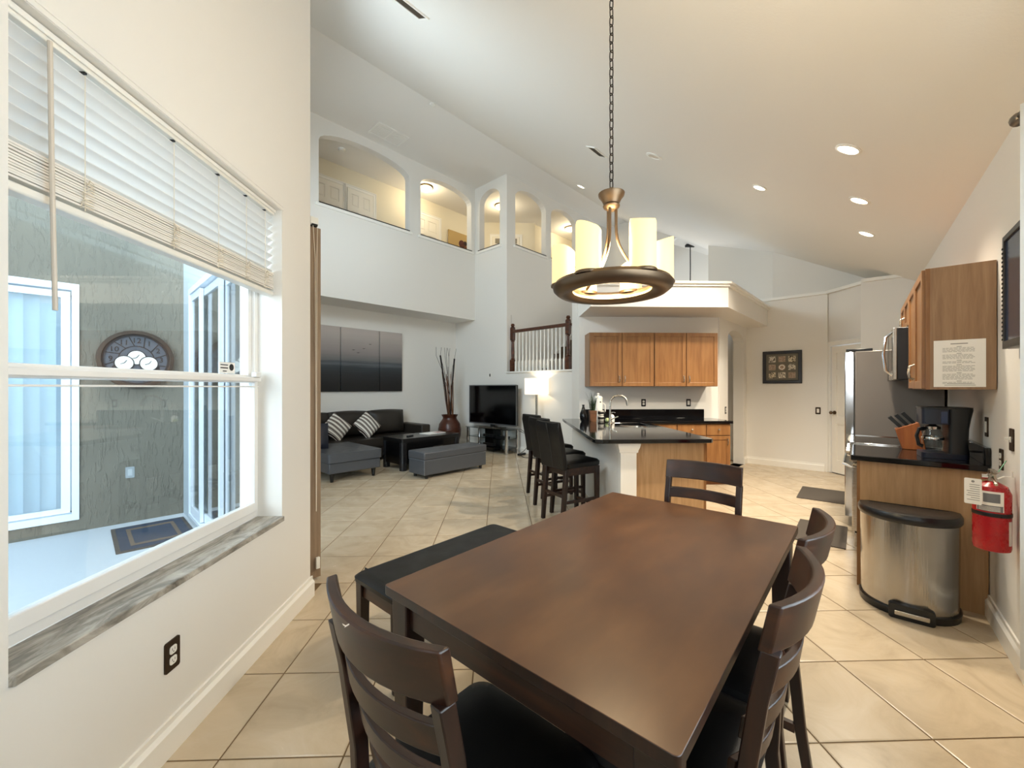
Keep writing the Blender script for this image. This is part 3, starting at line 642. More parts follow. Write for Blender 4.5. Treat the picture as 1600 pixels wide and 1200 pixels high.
bn = thing('dining_bench', 'dark wooden bench with a padded black leather seat along the table', 'bench', T.p(.05, 1.055), T.r)
m = MB(); rings = []
for z, k in ((.415, -.004), (.422, .006), (.442, .008), (.455, -.006), (.462, -.03)): rings.append([(x, y, z) for x, y in rrect(-.5-k, -.185-k, .5+k, .185+k, .035, 5)])
m.loft(rings).build('seat', BLK, bn)
MB().box(-.44, -.19, .428, -.437, .19, .4615).build('seam', leather('seam_leather', '#2b2a2a', .5), bn)
for sx in (-1, 1):
    for sy in (-1, 1): MB().bar((sx*.47, sy*.155, 0), (sx*.47, sy*.155, .415), .04, .04, .05, .05).build('leg', ESP, bn, bevel=.003)
for sy in (-1, 1): MB().box(-.45, sy*.155-.01, .345, .45, sy*.155+.01, .415).build('apron', ESPX, bn)
for sx in (-1, 1): MB().box(sx*.47-.01, -.14, .345, sx*.47+.01, .14, .415).build('apron', ESPX, bn)

# ------------------------------------------------------------------ chandelier
CX, CY, CZ = .428, 1.75, 1.79
ctop = CE(H.inv(CX, CY)[1])
cd = thing('chandelier', 'round bronze ring chandelier with six glowing candle shades on a chain', 'chandelier', (CX, CY, CZ), 0)
prof = [(.165, .008), (.178, -.004), (.20, -.008), (.225, -.007), (.237, .002), (.248, .012), (.252, .028), (.242, .042), (.22, .048), (.185, .044), (.168, .03)]
m = MB(); nr = 48; m.loft([[(r*cos(2*pi*i/nr), r*sin(2*pi*i/nr), z) for r, z in prof] for i in range(nr)], closed=True); m.build('ring', BRONZE, cd)
m = MB(); m.loft([[(r*cos(2*pi*i/nr), r*sin(2*pi*i/nr), z) for r, z in ((.165, .008), (.176, .006), (.176, .018), (.165, .018))] for i in range(nr)], closed=True); m.build('inner_ring', plain('ring_cream', '#d8c79c', .4, .4), cd)
hts = [.19, .165, .125, .125, .14, .175]
for i in range(6):
    a = -pi/2+rad(21)+2*pi*i/6; x, y = .205*cos(a), .205*sin(a); R = .05
    s_ = MB(); nr2 = 20; hh = hts[i]
    rings = [[(x+R*.98*cos(2*pi*j/nr2), y+R*.98*sin(2*pi*j/nr2), .04) for j in range(nr2)]]
    rings += [[(x+R*cos(2*pi*j/nr2), y+R*sin(2*pi*j/nr2), .05+t*(hh+.018*sin(2*pi*j/nr2+i)+.008*sin(4*pi*j/nr2+2*i))) for j in range(nr2)] for t in (0, .5, .95)]
    rings += [[(x+R*k*cos(2*pi*j/nr2), y+R*k*sin(2*pi*j/nr2), .05+t*(hh+.018*sin(2*pi*j/nr2+i))) for j in range(nr2)] for k, t in ((.93, 1.0), (.82, .97), (.8, .6))]
    s_.loft(rings).build('candle_shade', SHADE, cd); MB().lathe([(.055, .032), (.055, .04), (.052, .044)], (x, y, 0), 18).build('shade_cup', BRONZE, cd)
for i in range(3):
    a = 2*pi*i/3-pi/2-.55; pts = []
    for t in [k/12 for k in range(13)]:
        r = .02+.165*(max(0, t-.25)/.75)**2.2; pts.append((r*cos(a), r*sin(a), .37-.335*t))
    MB().tube(pts, .0065, 8).build('rod', BRONZE, cd)
MB().lathe([(.02, .355), (.033, .365), (.036, .372), (.033, .38), (.042, .40), (.054, .415), (.056, .425), (.05, .428), (.012, .432), (.01, .45)], n=24).build('hub', BRONZE, cd)
lk = MB(); pts = [(.009*cos(t)*(1 if abs(cos(t)) < 2 else 1), 0, .0135*(1 if sin(t) > 0 else -1)*(1 if abs(sin(t)) > .05 else 0)+.009*sin(t)) for t in [2*pi*k/12 for k in range(12)]]
lkm = lk.tube(pts, .0024, 6, True).mesh('chain_link', plain('chain_dark', '#2f2823', .4, .8)); z = .465; k = 0
while CZ+z < ctop-.02:
    o = bpy.data.objects.new('chain_link', lkm); COL.objects.link(o); o.parent = cd; o.location = (0, 0, z); o.rotation_euler = (0, 0, .6+(pi/2 if k % 2 else 0)); z += .037; k += 1
MB().lathe([(.06, ctop-CZ+.03), (.06, ctop-CZ-.03), (.05, ctop-CZ-.045), (.012, ctop-CZ-.05)], n=20).build('canopy', BRONZE, cd)
light('chandelier_lamp', 'POINT', (CX, CY, CZ+.16), 22, (1, .80, .50), .18)

# ------------------------------------------------------------------ cabinets
def cab_door(root, x0, z0, x1, z1, y, hx=None, hz=None, vertical=True, mat=None, fr=.055, knob=False, name='door'):
    mat = mat or MAPLE
    if z1-z0 > .2:
        d = MB().prism(rect(x0, z0, x1, z1), 'y', y-.02, y, [rect(x0+fr, z0+fr, x1-fr, z1-fr)]).build(name, mat, root, bevel=.003, smooth=0)
        MB().box(x0+fr-.005, y-.012, z0+fr-.005, x1-fr+.005, y-.004, z1-fr+.005).build('panel', mat, d, smooth=0)
    else: d = MB().box(x0, y-.02, z0, x1, y, z1).build(name, mat, root, bevel=.004, smooth=0)
    if hx is not None:
        h = MB()
        if knob: h.cyl((hx, y-.02, hz), (hx, y-.035, hz), .006, 8); h.ball((hx, y-.042, hz), .014, .011, .014, 12, 6)
        else: h.tube([(hx, y-.02, hz-.045), (hx, y-.042, hz-.038), (hx, y-.046, hz), (hx, y-.042, hz+.038), (hx, y-.02, hz+.045)], .006, 8)
        h.build('knob' if knob else 'handle', NICK, d)
    return d
UZ0, UZ1, UV = 1.40, 2.19, 5.90
ux = [1.316, 2.27, 3.22]
for k in range(2):
    a, b = ux[k], ux[k+1]; c = thing('wall_cabinet', ['orange maple wall cabinet, left of the two above the sink counter', 'orange maple wall cabinet, right of the two above the sink counter'][k], 'cabinet', G.p((a+b)/2, KV, 0), G.r, 'maple cabinets on the kitchen back wall')
    W = b-a-.003; MB().box(-W/2, UV-KV, UZ0, W/2, 0, UZ1).build('body', MAPLE, c, bevel=.002, smooth=0)
    cab_door(c, -W/2+.006, UZ0+.004, -.004, UZ1-.004, UV-KV, -.04, UZ0+.11); cab_door(c, .004, UZ0+.004, W/2-.006, UZ1-.004, UV-KV, .04, UZ0+.11)
bx = [1.98, 2.50, 2.92, 3.27]; BV = 5.66
for k in range(3):
    a, b = bx[k], bx[k+1]; c = thing('base_cabinet', ['maple base cabinet under the back counter, beside the peninsula', 'maple base cabinet under the back counter, in the middle of the row', 'maple base cabinet under the back counter, nearest the hall arch'][k], 'cabinet', G.p((a+b)/2, KV, 0), G.r, 'maple cabinets under the back counter')
    W = b-a-.003; y = BV-KV; MB().box(-W/2, y, .10, W/2, -.01, .874).build('body', MAPLE, c, smooth=0); MB().box(-W/2, y+.06, 0, W/2, -.01, .10).build('toe_kick', wood('toe%d' % k, '#5a3416', '#74451f', '#86552a', 0, .5), c, smooth=0)
    cab_door(c, -W/2+.005, .71, W/2-.005, .866, y, 0, .79, knob=True, name='drawer'); cab_door(c, -W/2+.005, .115, W/2-.005, .70, y, -W/2+.05 if k < 2 else W/2-.05, .62)
# peninsula
pn = thing('peninsula_base', 'kitchen peninsula base with pale wood end panel and white corner post', 'counter base', G.p(1.13, 3.78), G.r)
MB().box(0, .02, 0, .14, KV-3.79, .874).build('half_wall', WALL, pn, smooth=0)
MB().box(.15, .0, 0, .80, .02, .874).build('end_panel', MAPLEP, pn, smooth=0); MB().box(.15, .02, .10, .82, KV-3.78-.02, .66).build('cabinet_body', MAPLE, pn, smooth=0)
MB().box(.80, 0, 0, .825, .05, .874).build('end_stile', MAPLE, pn, smooth=0)
m = MB().box(-.01, -.06, 0, .14, .02, .80); m.build('post', TRIM, pn, bevel=.003); rings = []
for z, k in ((.775, 0), (.785, .012), (.80, .012), (.825, .022), (.86, .03), (.874, .03)): rings.append([(-.01-k, -.06-k, z), (.14+k, -.06-k, z), (.14+k, .02, z), (-.01-k, .02, z)])
MB().loft(rings).build('capital', TRIM, pn, smooth=0)
dx = 2.0-1.13
d_ = MB().box(.82, .06, .12, .84, .65, .66).build('dishwasher_front', STEEL, pn, bevel=.004); MB().tube([(.84, .10, .72), (.87, .12, .74), (.87, .60, .74), (.84, .62, .72)], .010, 8).build('towel_bar', CHROME, pn)
# worktops
ct = thing('countertop', 'glossy black granite worktop on the peninsula and back counter', 'countertop', (0, 0, 0), G.r)
poly = [(.93, 3.62), (1.93, 3.64), (1.96, 3.67), (1.97, 3.70), (1.97, 5.615), (3.29, 5.615), (3.30, 5.63), (3.30, KV-.005), (1.24, KV-.005), (1.24, 6.1), (.95, 6.1), (.86, 3.72), (.87, 3.65)]
SK = rrect(1.50, 4.75, 1.88, 5.40, .05)
MB().prism(poly, 'z', .876, .914, [SK]).build('slab', GRAN, ct, bevel=.006, seg=2, smooth=0); tag(MB().box(1.30, KV-.025, .9145, 3.17, KV-.004, 1.05).build('backsplash', GRAN, bevel=.002, smooth=0, rot=G.r), 'black granite backsplash strip along the kitchen back wall', 'backsplash')
sk = thing('sink', 'undermount steel sink set in the black peninsula worktop', 'sink', G.p(1.69, 5.075, .70), G.r)
m = MB().loft([[(x-1.69, y-5.075, z) for x, y in rrect(1.50-k, 4.75-k, 1.88+k, 5.40+k, .05)] for z, k in ((.172, .012), (.172, -.002), (.02, -.02), (.0, -.06))], caps=False)
bt = rrect(1.56, 4.81, 1.82, 5.34, .05); m.prism([(x-1.69, y-5.075) for x, y in bt], 'z', -.012, .001); m.build('basin', STEEL, sk)
fc = thing('faucet', 'brushed nickel gooseneck faucet beside the sink', 'faucet', G.p(1.43, 5.2, .914), G.r)
MB().lathe([(.03, 0), (.03, .01), (.02, .02), (.017, .09)], n=16).build('base', NICK, fc)
pts = [(0, 0, .08), (0, 0, .27)]+[(.105-.105*cos(a), -.02*(1-cos(a)), .27+.10*sin(a)) for a in [pi*k/10 for k in range(1, 10)]]+[(.215, -.04, .24)]
MB().tube(pts, [.012]*(len(pts)-2)+[.013, .016], 10).build('spout', NICK, fc); MB().tube([(0, 0, .05), (.03, -.02, .07), (.09, -.05, .10)], .007, 8).build('handle', NICK, fc)
# things on the peninsula
v_ = thing('black_vase', 'slim curved black vase beside the grass planter on the peninsula', 'vase', G.p(1.155, 5.55, .914), G.r)
MB().lathe([(.03, 0), (.042, .02), (.05, .07), (.045, .12), (.025, .17), (.014, .21), (.018, .235), (.012, .235)], n=18).build('body', plain('gloss_black', '#0b0b0d', .12), v_)
pl = thing('grass_planter', 'square wooden planter of green grass on the black worktop', 'plant', G.p(1.30, 5.62, .914), G.r)
MB().bar((0, 0, 0), (0, 0, .15), .085, .085, .10, .10).build('box', wood('planter_wood', '#4a2c18', '#6b4427', '#845a36', 0, .5), pl, bevel=.003)
m = MB()
for k in range(70):
    a = random.uniform(0, 2*pi); r0 = random.uniform(0, .035); hh = random.uniform(.14, .30); o_ = random.uniform(.02, .10)
    b0 = Vector((r0*cos(a), r0*sin(a), .14)); p1 = b0+Vector((o_*.3*cos(a), o_*.3*sin(a), hh*.6)); p2 = b0+Vector((o_*cos(a), o_*sin(a), hh)); sd = Vector((-sin(a), cos(a), 0))*.0035
    m.add([b0-sd, b0+sd, p1+sd*.8, p1-sd*.8, p2], [(0, 1, 2, 3), (3, 2, 4)])
g_ = m.build('grass_blades', GRASS, pl); g_['kind'] = 'stuff'
cn = thing('canister', 'white lidded ceramic canister behind the faucet', 'canister', G.p(1.45, 5.92, .914), G.r)
MB().lathe([(.06, .0), (.062, .01), (.062, .30), (.058, .31)], n=24).build('body', WHP, cn); MB().lathe([(.064, .31), (.064, .325), (.05, .345), (.015, .352), (.015, .365), (.022, .375), (.012, .39)], n=24).build('lid', WHP, cn)
m = MB(); m.tube([(.062, -.01, .10), (.10, -.02, .12), (.10, -.02, .22), (.062, -.01, .24)], .008, 8); m.build('handle', WHP, cn); MB().ball((.02, -.06, .26), .012, .006, .01).build('emblem', INKD, cn)
mg = thing('mug_stack', 'stacked black and white mugs in front of the white canister', 'mugs', G.p(1.44, 5.72, .914), G.r)
for k in range(2):
    b = MB().lathe([(.03, .075*k), (.04, .075*k+.008), (.042, .075*k+.068), (.036, .075*k+.07), (.034, .075*k+.02)], n=20).build('mug', WHP, mg)
    MB().lathe([(.0425, .075*k+.02), (.0435, .075*k+.03), (.0435, .075*k+.048), (.0425, .075*k+.055)], n=20).build('black_band', INKD, b)
    MB().tube([(.04, 0, .075*k+.05), (.062, 0, .075*k+.052), (.066, 0, .075*k+.035), (.058, 0, .075*k+.02), (.04, 0, .075*k+.022)], .005, 6).build('handle', INKD, b)
sg_ = MB().ball((0, 0, .03), .032, .028, .03, 14, 8).build('green_scrubber', plain('pale_green', '#a7b17e', .7), loc=G.p(1.46, 5.45, .914)); tag(sg_, 'small pale green scrubber ball beside the faucet base', 'scrubber')
sb = thing('soap_dispenser', 'white soap dispenser with a chrome pump on the worktop by the sink', 'dispenser', G.p(1.55, 5.55, .914), G.r)
MB().lathe([(.034, 0), (.036, .01), (.036, .07), (.026, .09), (.012, .10)], n=18).build('bottle', WHP, sb); MB().cyl((0, 0, .10), (0, 0, .13), .006, 8).tube([(0, 0, .128), (.02, -.01, .13), (.045, -.02, .122)], .006, 8).build('pump', CHROME, sb)
outlet('wall_outlet', 'black-plated outlet on the kitchen back wall nearer the faucet', G, 'y', KV, -1, 2.23, 1.15, BLKP, 'outlet')
outlet('light_switch', 'black-plated switch on the kitchen back wall right of the sink', G, 'y', KV, -1, 2.935, 1.15, BLKP, 'rocker')
outlet('wall_outlet', 'narrow black outlet beside the arched hall opening', H, 'y', ch1[1], -1, 7.12, 1.02, BLKP, 'outlet')
outlet('light_switch', 'bronze switch plate on the cream wall left of the pantry door', H, 'x', 8.4, -1, .915, 1.0, BRNP, 'rocker')

# stools
def make_stool(label):
    c = thing('bar_stool', label, 'stool', (0, 0, 0), 0, 'black leather stools at the peninsula')
    rings = []
    for z, k in ((.575, .0), (.585, .006), (.62, .008), (.64, -.01), (.65, -.05), (.652, -.1)): rings.append([(x, y, z) for x, y in rrect(-.21-k, -.19-k, .23+k, .19+k, .05, 5)])
    MB().loft(rings).build('seat', BLK, c)
    m = MB().box(-.20, -.185, .50, .215, -.16, .575).box(-.20, .16, .50, .215, .185, .575).box(.19, -.185, .50, .215, .185, .575).box(-.2, -.185, .50, -.175, .185, .575); m.build('seat_frame', ESPX, c)
    rings = []
    for i in range(9):
        z = .56+.47*i/8; xx = -.205-.085*(i/8)**1.3; th = .05 if i < 8 else .03; w_ = .196+.006*sin(pi*i/8)
        rings.append([(xx-th+.012*cos(pi*s_/2), s_*w_, z+(.012*s_*s_ if i == 8 else 0)) for s_ in (-1, -.5, 0, .5, 1)]+[(xx+.012*cos(pi*s_/2)*.3, s_*w_, z+(.012*s_*s_ if i == 8 else 0)) for s_ in (1, .5, 0, -.5, -1)])
    MB().loft(rings).build('backrest', BLK, c, bevel=.008)
    MB().tube([(-.243-.085*(t)**1.3-.002, .0, .57+.45*t) for t in (0, .25, .5, .75, 1)], .003, 5).build('back_seam', leather('stitch', '#3a3836', .6), c)
    for sy in (-1, 1):
        MB().bar((.20, sy*.168, 0), (.195, sy*.168, .575), .036, .036, .045, .045).build('leg', ESP, c, bevel=.003)
        MB().bar((-.25, sy*.168, 0), (-.20, sy*.168, .575), .036, .036, .045, .045).build('leg', ESP, c, bevel=.003)
        MB().box(-.225, sy*.168-.01, .22, .195, sy*.168+.01, .25).build('stretcher', ESPX, c)
    MB().box(.185, -.16, .15, .21, .16, .18).build('footrest', ESPX, c); MB().box(-.238, -.16, .28, -.218, .16, .31).build('stretcher', ESPX, c)
    return c
sa = rad(30); sdir = Vector((cos(sa), sin(sa))); sback = Vector((sin(sa), -cos(sa)))
def stool_loc(fx, fy):          # fx, fy = far rear foot
    p = Vector((fx, fy))+sback*.168+sdir*.25; return (p.x, p.y, 0)
st1 = make_stool('black leather bar stool nearest the dining table'); st1.location = stool_loc(.33, 4.31); st1.rotation_euler = (0, 0, sa)
dup(st1, stool_loc(.27, 4.79), sa, 'black leather bar stool, middle of the three at the peninsula')
dup(st1, stool_loc(.21, 5.34), sa, 'black leather bar stool farthest from the table, nearest the floor lamp')

# ------------------------------------------------------------------ right-hand kitchen run (frame K)
KC = 3.74
rb = thing('base_cabinet', 'pale wood base cabinet end panel behind the steel trash can', 'cabinet', K.p(KC, -.6), K.r)
MB().box(.0, .004, 0, .018, .60, .874).build('end_panel', MAPLEP, rb, smooth=0); MB().box(.018, .004, .10, .70, .585, .874).build('body', MAPLE, rb, smooth=0)
d_ = MB().box(.02, .585, .12, .69, .605, .70).build('door', MAPLE, rb, bevel=.003); d2 = MB().box(.02, .585, .715, .69, .605, .865).build('drawer', MAPLE, rb, bevel=.003)
MB().box(-.001, .595, 0, .02, .612, .874).build('face_stile', MAPLE, rb); MB().tube([(.35, .605, .79), (.35, .63, .79), (.42, .63, .79), (.42, .605, .79)], .006, 6).build('handle', NICK, d2)
rc = thing('countertop', 'black granite worktop under the coffee maker by the right wall', 'countertop', K.p(KC-.03, -.6), K.r)
MB().box(-.02, .004, .876, .725, .645, .914).build('slab', GRAN, rc, bevel=.006, smooth=0); tag(MB().box(-.02, .004, .9145, .725, .026, 1.02).build('backsplash', GRAN, bevel=.002, smooth=0, loc=K.p(KC-.03, -.6), rot=K.r), 'short black granite backsplash on the right wall behind the coffee maker', 'backsplash')
rg = thing('range', 'steel electric range with black glass cooktop next to the coffee maker', 'range', K.p(4.45, -.6), K.r)
MB().box(.0, .02, .05, .755, .60, .89).build('body', BLKP, rg, smooth=0); MB().prism(rrect(0, .02, .755, .66, .01), 'z', .89, .913).build('cooktop_frame', STEEL, rg, bevel=.003); MB().prism(rrect(0, .02, .755, .66, .01), 'z', .9135, .923, [rrect(.018, .04, .737, .635, .008)]).build('lip', CHROME, rg, bevel=.002); MB().box(.02, .04, .913, .735, .63, .917).build('cooktop', plain('cooktop_glass', '#0c0c0e', .08), rg)
MB().box(.0, .60, .18, .755, .645, .72).build('oven_door', STEEL, rg, bevel=.005); MB().box(.0, .60, .76, .755, .66, .885).build('control_panel', STEEL, rg, bevel=.004); MB().box(0, .60, .05, .755, .63, .165).build('drawer', STEEL, rg, bevel=.004)
MB().tube([(.02, .645, .71), (.03, .70, .735), (.725, .70, .735), (.735, .645, .71)], .011, 8).build('handle', CHROME, rg)
for k in range(4):
    MB().cyl((.12+.17*k, .66, .83), (.12+.17*k, .685, .83), .02, 14).build('knob', STEEL, rg)
fr = thing('refrigerator', 'tall grey-sided stainless refrigerator beside the pantry door', 'refrigerator', K.p(5.25, -.6), K.r)
FS = plain('fridge_side', '#77706a', .4, .3)
MB().box(0, .02, .05, .90, .63, 1.74).build('case', FS, fr, bevel=.006)
STD = steel('fridge_steel', '#c6c8ca', .12)
for a, b in ((.0, .447), (.453, .90)): MB().box(a, .635, .72, b, .71, 1.74).build('door', STD, fr, bevel=.008)
MB().box(0, .635, .10, .90, .71, .71).build('freezer_drawer', STD, fr, bevel=.008)
MB().box(.0, .50, 1.74, .14, .70, 1.765).build('hinge_cover', BLKP, fr, bevel=.004); MB().box(.02, .05, 0, .88, .60, .05).build('base_grille', BLKP, fr)
UC = 3.55
uc = thing('wall_cabinet', 'pale maple wall cabinet above the coffee maker with a notice on its side', 'cabinet', K.p(UC, -.6), K.r)
MB().box(0, .004, 1.37, .89, .285, 2.11).build('body', MAPLES, uc, bevel=.002, smooth=0); MB().box(-.001, .27, 1.37, .02, .29, 2.11).build('face_stile', MAPLE, uc)
for a, b, hx in ((.005, .44, .40), (.45, .885, .49)):
    d_ = MB().prism(rect(a, 1.375, b, 2.105), 'y', .287, .307, [rect(a+.05, 1.425, b-.05, 2.055)]).build('door', MAPLE, uc, bevel=.003, smooth=0); MB().box(a+.045, .287, 1.42, b-.045, .297, 2.06).build('panel', MAPLE, d_)
    MB().tube([(hx, .307, 1.44), (hx, .33, 1.45), (hx, .335, 1.49), (hx, .33, 1.53), (hx, .307, 1.54)], .006, 8).build('handle', NICK, d_)
nt = thing('notice', 'white printed notice sheet taped to the side of the maple cabinet', 'paper', K.p(UC, -.6), K.r)
MB().box(-.0035, .045, 1.385, -.0015, .255, 1.665).build('sheet', PAPER, nt, smooth=0)
m = MB()
def line(z, y0, y1, hh=.0022): m.box(-.0042, y0, z-hh/2, -.0036, y1, z+hh/2)
line(1.642, .115, .185, .005)
zz = 1.625
for para, nl in enumerate((4, 4, 2, 5, 5, 2)):
    line(zz, .14, .16, .003); zz -= .008
    for k in range(nl):
        y0 = .085+random.uniform(0, .004); y = .218
        while y > y0+.01:
            ww = min(random.uniform(.008, .022), y-y0); line(zz, y-ww, y); y -= ww+.003
        zz -= .0072
    zz -= .004
line(1.405, .10, .20, .003); line(1.396, .085, .21, .003)
o = m.build('print', INK, nt, smooth=0)
mw = thing('microwave', 'black and steel over-the-range microwave with curved handle', 'microwave', K.p(4.45, -.6), K.r)
MB().box(0, .01, 1.445, .755, .37, 1.86).build('case', BLKP, mw, bevel=.004); MB().box(.0, .37, 1.445, .58, .395, 1.86).build('door', STEEL, mw, bevel=.004); MB().box(.585, .37, 1.445, .755, .395, 1.86).build('control_panel', BLKP, mw, bevel=.003)
MB().box(.06, .395, 1.52, .47, .398, 1.79).build('window', SCREEN, mw)
MB().tube([(.05, .395, 1.48), (.05, .435, 1.52), (.05, .45, 1.65), (.05, .435, 1.79), (.05, .395, 1.83)], .010, 8).build('handle', CHROME, mw)
uc2 = thing('wall_cabinet', 'short maple wall cabinet above the microwave', 'cabinet', K.p(4.45, -.6), K.r)
MB().box(.0, .004, 1.87, .755, .285, 2.11).build('body', MAPLE, uc2, smooth=0)
for a, b, hx in ((.005, .374, .34), (.381, .75, .415)):
    d_ = MB().prism(rect(a, 1.875, b, 2.105), 'y', .287, .307, [rect(a+.05, 1.92, b-.05, 2.06)]).build('door', MAPLE, uc2, bevel=.003, smooth=0); MB().box(a+.045, .287, 1.915, b-.045, .297, 2.065).build('panel', MAPLE, d_)
    MB().tube([(hx, .307, 1.89), (hx, .33, 1.90), (hx, .33, 1.96), (hx, .307, 1.97)], .006, 8).build('handle', NICK, d_)
# coffee maker (faces +y of K, towards the room, turned a little)
cf = thing('coffee_maker', 'dark navy drip coffee maker with glass carafe on the right worktop', 'coffee maker', K.p(3.95, -.43, .9145), K.r+rad(4)); cf.scale = (.95, .74, 1)
# local: front towards +y
MB().prism(rrect(-.10, -.14, .10, .16, .03), 'z', 0, .035).build('base', NAVYP, cf, bevel=.004)
rings = []
for z, k in ((.035, 0), (.10, -.006), (.20, -.002), (.27, .01), (.325, .022)): rings.append([(x, y, z) for x, y in rrect(-.10-k*.4, -.14-k, .10+k*.4, -.01+k*.2, .025)])
MB().loft(rings).build('water_tank', BLKP, cf)
MB().prism(rrect(-.105, -.03, .105, .16, .03), 'z', .225, .325).build('brew_head', NAVYP, cf, bevel=.006); MB().prism(rrect(-.112, -.16, .112, .165, .03), 'z', .325, .338).build('lid', BLKP, cf, bevel=.004)
MB().lathe([(.062, .037), (.072, .06), (.074, .12), (.062, .165), (.05, .185), (.05, .195)], (0, .07, 0), 22, caps=False).build('carafe', GLASSC, cf)
MB().lathe([(.052, .188), (.054, .205), (.03, .212), (.02, .224)], (0, .07, 0), 20).lathe([(.075, .118), (.0765, .122), (.0765, .132), (.074, .136)], (0, .07, 0), 22, caps=False).build('carafe_collar', CHROME, cf)
MB().tube([(-.02, .12, .19), (-.03, .165, .185), (-.03, .18, .14), (-.025, .165, .08), (-.02, .14, .07)], .014, 8).build('carafe_handle', BLKP, cf)
MB().box(-.112, .0, .235, -.104, .04, .31).build('switch_panel', plain('panel_blue', '#2b3a5c', .3), cf)
kb = thing('knife_block', 'orange wooden knife block with black-handled knives behind the coffee maker', 'knife block', K.p(4.33, -.31, .9145), K.r)
MB().hexa([(-.05, -.07, 0), (.05, -.07, 0), (.05, .06, 0), (-.05, .06, 0), (-.05, -.03, .21), (.05, -.03, .21), (.05, .10, .15), (-.05, .10, .15)]).build('block', wood('block_wood', '#8a4a22', '#a55d2d', '#b87039', 2, .4), kb, bevel=.004)
kn = MB().bar((0, 0, 0), (0, 0, .10), .016, .022, .018, .026).cyl((-.009, 0, .03), (.009, 0, .03), .003, 6).mesh('knife', BLKP)
for i in range(3):
    for j in range(3):
        o = bpy.data.objects.new('knife', kn); COL.objects.link(o); o.parent = kb; o.location = (-.03+.03*i, -.005+.036*j, .198-.017*j); o.rotation_euler = (rad(-40), 0, 0)
# trash can
tr = thing('trash_can', 'half-round stainless step trash can with black lid by the cabinet end', 'trash can', K.p(3.64, -.235), K.r)
def dshape(W, D, k=0, n=24):
    return [(-(D+k)*sin(pi*i/n)**.8, (W/2+k)*cos(pi*i/n)) for i in range(n+1)]
def dl_(m, lv, W=.46, D=.27): return m.loft([[(x, y, z) for x, y in dshape(W, D, k)] for z, k in lv])
dl_(MB(), ((.045, -.004), (.57, 0))).build('body', streak_steel(), tr); dl_(MB(), ((0, .004), (.04, .008), (.046, .003))).build('base', BLKP, tr)
dl_(MB(), ((.565, .006), (.575, .012), (.60, .012), (.618, .002), (.624, -.03), (.62, -.05))).build('lid', plain('lid_grey', '#141416', .3), tr)
MB().prism(rrect(-.10, .0, .10, .085, .015), 'x', -.295, -.25).build('pedal_housing', BLKP, tr, bevel=.003); MB().box(-.315, -.075, .028, -.29, .075, .055).build('pedal', STEEL, tr, bevel=.005)
# fire extinguisher
fe = thing('fire_extinguisher', 'red fire extinguisher with paper tag hung on the right wall', 'fire extinguisher', K.p(3.17, -.515, .555), K.r)
MB().lathe([(.05, 0), (.064, .006), (.067, .02), (.067, .29), (.055, .325), (.03, .342), (.018, .35)], n=28).build('cylinder', RED, fe)
MB().lathe([(.0685, .178), (.0695, .182), (.0695, .194), (.0685, .198)], n=28, caps=False).build('strap', BLKP, fe)
nn = 14
lab = lambda z0, z1, a0, a1, r, mt, nm, par: MB().loft([[(r*cos(a0+(a1-a0)*i/nn), r*sin(a0+(a1-a0)*i/nn), z) for i in range(nn+1)]+[((r-.0012)*cos(a0+(a1-a0)*i/nn), (r-.0012)*sin(a0+(a1-a0)*i/nn), z) for i in range(nn, -1, -1)] for z in (z0, z1)]).build(nm, mt, par)
cam_ang = math.atan2(-K.inv(0, 0)[1]*0-(-.515), -3.17)
l1 = lab(.205, .305, 2.15, 3.6, .0682, PAPER, 'label', fe); GRAYL = plain('label_grey', '#6f7074', .6)
lab(.205, .235, 2.2, 3.55, .0688, GRAYL, 'label_print', l1); lab(.25, .295, 2.55, 3.4, .0688, GRAYL, 'label_print', l1)
for k in range(4): lab(.209+k*.006, .211+k*.006, 2.3, 3.4, .0694, PAPER, 'label_print', l1)
lab(.04, .16, 3.95, 4.25, .0682, PAPER, 'label', fe)
m = MB().cyl((0, 0, .345), (0, 0, .385), .017, 12); m.build('valve', NICK, fe); MB().hexa([(-.02, -.012, .385), (.015, -.012, .385), (.015, .012, .385), (-.02, .012, .385), (-.09, -.012, .405), (.015, -.012, .41), (.015, .012, .41), (-.09, .012, .405)]).build('lever', NICK, fe, bevel=.002)
MB().tube([(-.01, 0, .37), (-.06, 0, .36), (-.09, 0, .345)], .007, 6).build('handle', NICK, fe); MB().cyl((.0, .014, .37), (0, .035, .37), .013, 12).build('gauge', CHROME, fe)
MB().tube([(.01, -.02, .36), (.05, -.05, .37), (.05, -.078, .37), (.05, -.078, .40)], .004, 6).build('wall_hook', WHP, fe)
tg = MB().prism(rrect(-.025, .215, .035, .345, .006), 'x', -.083, -.0815).build('tag', PAPER, fe, smooth=0, rot=(0, 0, -.25), loc=(0, .05, .02)); m = MB()
for k in range(8): m.box(-.0836, -.018, .235+k*.011, -.0831, random.uniform(.01, .028), .238+k*.011)
m.cyl((-.0838, .005, .33), (-.083, .005, .33), .006, 10); m.build('tag_print', INK, tg, smooth=0)
MB().tube([(-.02, .0, .375), (.03, -.03, .40), (.07, -.06, .45)], .0022, 5).build('green_tie', plain('green_tie', '#4d8f6a', .5), fe)
# kitchen mats
o = MB().prism(rrect(4.48, .085, 5.2, .47, .01), 'z', .0005, .009).build('kitchen_mat', MATG, rot=K.r); tag(o, 'dark grey floor mat in front of the range, nearer the camera', 'mat')
o = MB().prism(rrect(6.2, .13, 6.95, .60, .01), 'z', .0005, .009).build('kitchen_mat', MATG, rot=K.r); tag(o, 'dark grey floor mat beyond the range, near the pantry door', 'mat')
